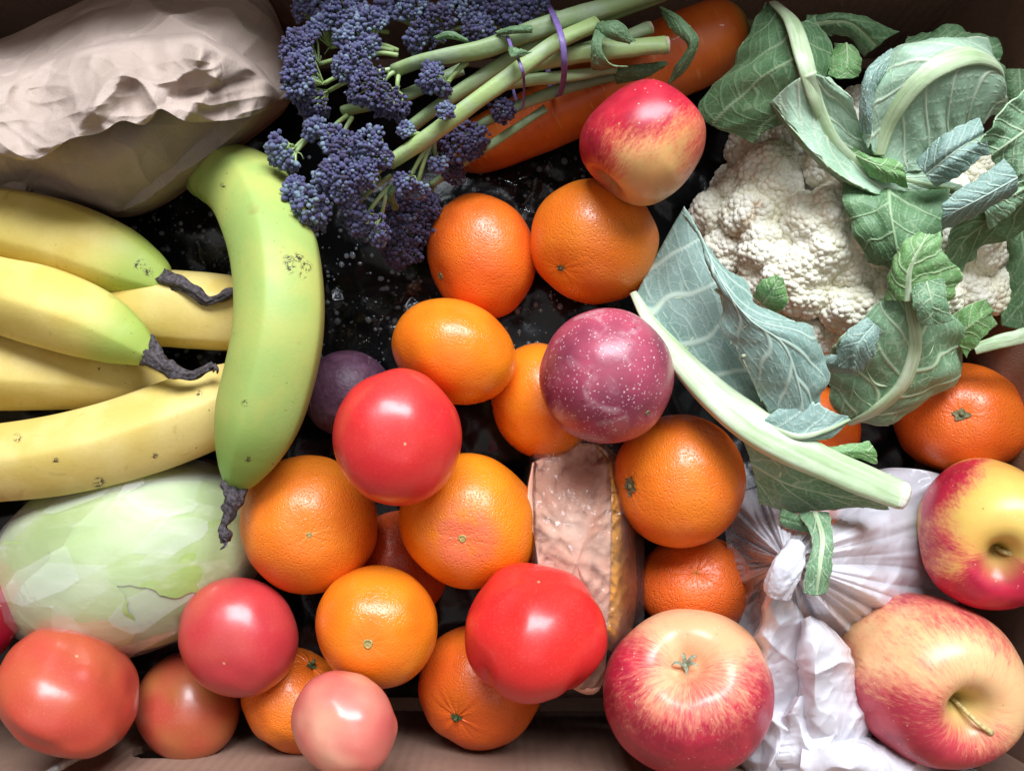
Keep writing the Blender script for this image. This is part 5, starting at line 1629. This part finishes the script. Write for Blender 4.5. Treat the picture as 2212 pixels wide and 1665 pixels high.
# ------------------------------------------------------------------ knotted white plastic bag
wb_m = Nodes('white_film')
_wp = wb_m('VectorMath', {0: wb_m.coord(), 1: wb_m('VectorMath', {0: wb_m('TexNoise', {'Vector': wb_m.coord(), 'Scale': 30.0, 'Detail': 2.0}).outputs['Color'], 'Scale': .04}, operation='SCALE').outputs[0]}, operation='ADD').outputs[0]
_nb = wb_m.bump(wb_m.map(wb_m.vor(48, vec=_wp, feature='DISTANCE_TO_EDGE'), 0, .3, smooth=False), .0007, .6)
_t = wb_m.attr('thick')
_d = wb_m('BsdfDiffuse', {'Color': (.95, .94, 1.0), 'Normal': _nb}).outputs[0]
_l = wb_m('BsdfTranslucent', {'Color': (.95, .94, 1.0), 'Normal': _nb}).outputs[0]
_m = wb_m('MixShader', {0: .25, 1: _d, 2: _l}).outputs[0]
_tr = wb_m('BsdfTransparent', {'Color': (.97, .97, 1)}).outputs[0]
_a2 = wb_m('MixShader', {0: _t, 1: _tr, 2: _m}).outputs[0]
_g2 = wb_m('BsdfGlossy', {'Color': (1, 1, 1), 'Roughness': .16, 'Normal': _nb}).outputs[0]
_f2 = wb_m('LayerWeight', {'Blend': .25, 'Normal': _nb}).outputs['Fresnel']
wb_m = wb_m.done(wb_m('MixShader', {0: wb_m.math('MULTIPLY', _f2, .9), 1: _a2, 2: _g2}).outputs[0])
wb = empty('carrier_bag', at(1740, 1300, .04))
tag(wb, 'thin white plastic bag twisted into a knot between the apples', 'plastic bag')
KN = (1702, 1212)
fo2 = outline_fn(KN, [(1560, 1085), (1610, 1060), (1700, 1040), (1800, 1040), (1930, 1010), (2060, 1040), (2090, 1150), (2070, 1260), (2060, 1380), (1960, 1420), (1860, 1440), (1800, 1470), (1720, 1480), (1640, 1450), (1600, 1400), (1590, 1320), (1575, 1220)])
t, a = np.meshgrid(np.linspace(.04, 1, 130), np.linspace(-np.pi, np.pi, 700, endpoint=False), indexing='ij')
R = fo2(a) * t
X, Y = KN[0] + R * np.cos(a), KN[1] + R * np.sin(a)
ca = np.stack([np.cos(a) * 3.3, np.sin(a) * 3.3, t * .9], -1)
pl = np.abs(noise(ca, 61)) * 1.4 - .45 + .5 * (np.abs(noise(ca * 2.3, 62)) * 1.3 - .4) + .12 * noise(ca * 5, 63)
w = at(X, Y, .15)[..., :2]
Z = .186 - .085 * sstep(0, 1, t) ** .85 + .013 * pl * np.sin(np.pi * np.clip(t, 0, 1) ** .6) ** .7 + sstep(.2, .8, t) * (.007 * folds(w, .2, .05, .025, 64) + .004 * folds(w, 1.2, .03, .014, 65))
G = at(X, Y, Z)
mk('gathered_film', G.reshape(-1, 3), gridf(130, 700, True), wb_m, wb, attrs={'thick': np.clip(.80 - .36 * sstep(.0, .8, t) + .22 * pl + .20 * np.cos(a - .1), .2, .95).ravel()})


def crumple(name, pts, seed, thick, fold=.38, n=120, seg=160, freq=1.0):
    c = cat(pts, n)
    w = at(c[:, 0], c[:, 1], c[:, 2])
    k = np.array([pm(q) for q in w])

    def sh(s, ph):
        q = np.stack(np.broadcast_arrays(np.cos(ph) * 2.1 + 7, np.sin(ph) * 2.1 + s * 3.0 * freq), -1)
        q2 = np.stack(np.broadcast_arrays(s * 7.5 * freq, ph * 1.6 + np.sin(s * 3)), -1)
        return 1 + fold * (crease(q * 1.3, seed) + .8 * crease(q2 * .9, seed + 1) * np.sin(ph / 2) + .45 * crease(q2 * 2.3, seed + 2) * np.sin(ph / 2))
    V, F = tube(w, c[:, 3] * k, seg, flat=.8, shape=sh, ref=(0, 0, -1))
    return mk(name, V, F, wb_m, wb, attrs={'thick': np.full(len(V), thick)})


crumple('twisted_neck', [(1722, 1180, .185, 22), (1706, 1215, .196, 32), (1692, 1245, .196, 33), (1680, 1280, .190, 30)], 71, .9, .09, 60, 120)


def film_sheet(path, seed, thick=.92, arch=.012, f1=.011, f2=.006, n=150, m=130, su=2.6, sv=2.0):
    """limp crumpled film laid along a path of (px, py, z, half width)"""
    c = cat(path, n)
    d = np.gradient(c[:, :2], axis=0)
    d /= np.linalg.norm(d, axis=1, keepdims=True)
    pr = np.stack([-d[:, 1], d[:, 0]], 1)
    v = np.linspace(-1, 1, m)[None, :]
    s_ = np.linspace(0, 1, n)[:, None]
    jag = 1 + .22 * noise(np.stack(np.broadcast_arrays(s_ * 7, np.sign(v) * 4, s_ * 0 + seed), -1), seed) + .10 * crease(np.stack(np.broadcast_arrays(s_ * 16, np.sign(v) * 9), -1), seed)
    vv = v * jag * c[:, 3:4]
    x = c[:, 0:1] + vv * pr[:, 0:1]
    y = c[:, 1:2] + vv * pr[:, 1:2]
    wv = v + .25 * noise(np.stack(np.broadcast_arrays(s_ * 3, v, s_ * 0 + seed), -1), seed + 3)
    wq = at(x, y, .15)[..., :2]
    z = c[:, 2:3] + arch * (1 - v ** 2) - .016 * np.abs(v) ** 6 + f1 * folds(wq, 1.35 + .3 * (seed % 3 - 1), .06, .024, seed + 4) + f2 * folds(wq, .5, .03, .016, seed + 5) + f2 * .7 * folds(wq, 2.4, .03, .014, seed + 7) + .0008 * folds(wq, 1.0, .012, .006, seed + 6)
    G = at(x, y, z)
    return mk('loose_tail', G.reshape(-1, 3), gridf(n, m), wb_m, wb, attrs={'thick': np.full(n * m, thick)})


film_sheet([(1684, 1255, .178, 18), (1682, 1320, .166, 46), (1694, 1400, .150, 62), (1708, 1490, .138, 72), (1716, 1590, .130, 92), (1720, 1720, .125, 120)], 72)
film_sheet([(1738, 1335, .168, 14), (1762, 1390, .165, 50), (1776, 1460, .156, 66), (1786, 1550, .146, 76), (1790, 1640, .138, 96), (1778, 1730, .132, 100)], 73)
film_sheet([(1740, 1500, .140, 40), (1752, 1560, .146, 74), (1760, 1640, .142, 100), (1760, 1730, .136, 120)], 75)
film_sheet([(1730, 1640, .138, 60), (1830, 1650, .142, 66), (1930, 1676, .140, 56), (2020, 1684, .134, 46), (2100, 1690, .128, 30), (2150, 1720, .12, 12)], 74, arch=.02)

# ------------------------------------------------------------------ dry straw by the front wall
st = cat([(100, 1674, .142, 7), (150, 1642, .136, 8), (195, 1620, .126, 7), (240, 1590, .112, 6)], 20)
w = at(st[:, 0], st[:, 1], st[:, 2])
V, F = tube(w, st[:, 3] * pm(w[0]), 12, shape=lambda s, ph: 1 + .25 * np.cos(4 * ph))
so = mk('dry_straw', V, F, plain('dry_straw', (.30, .27, .24), .8, .4, 400, .0004))
tag(so, 'grey dry straw sticking out under the coral tomato', 'straw')
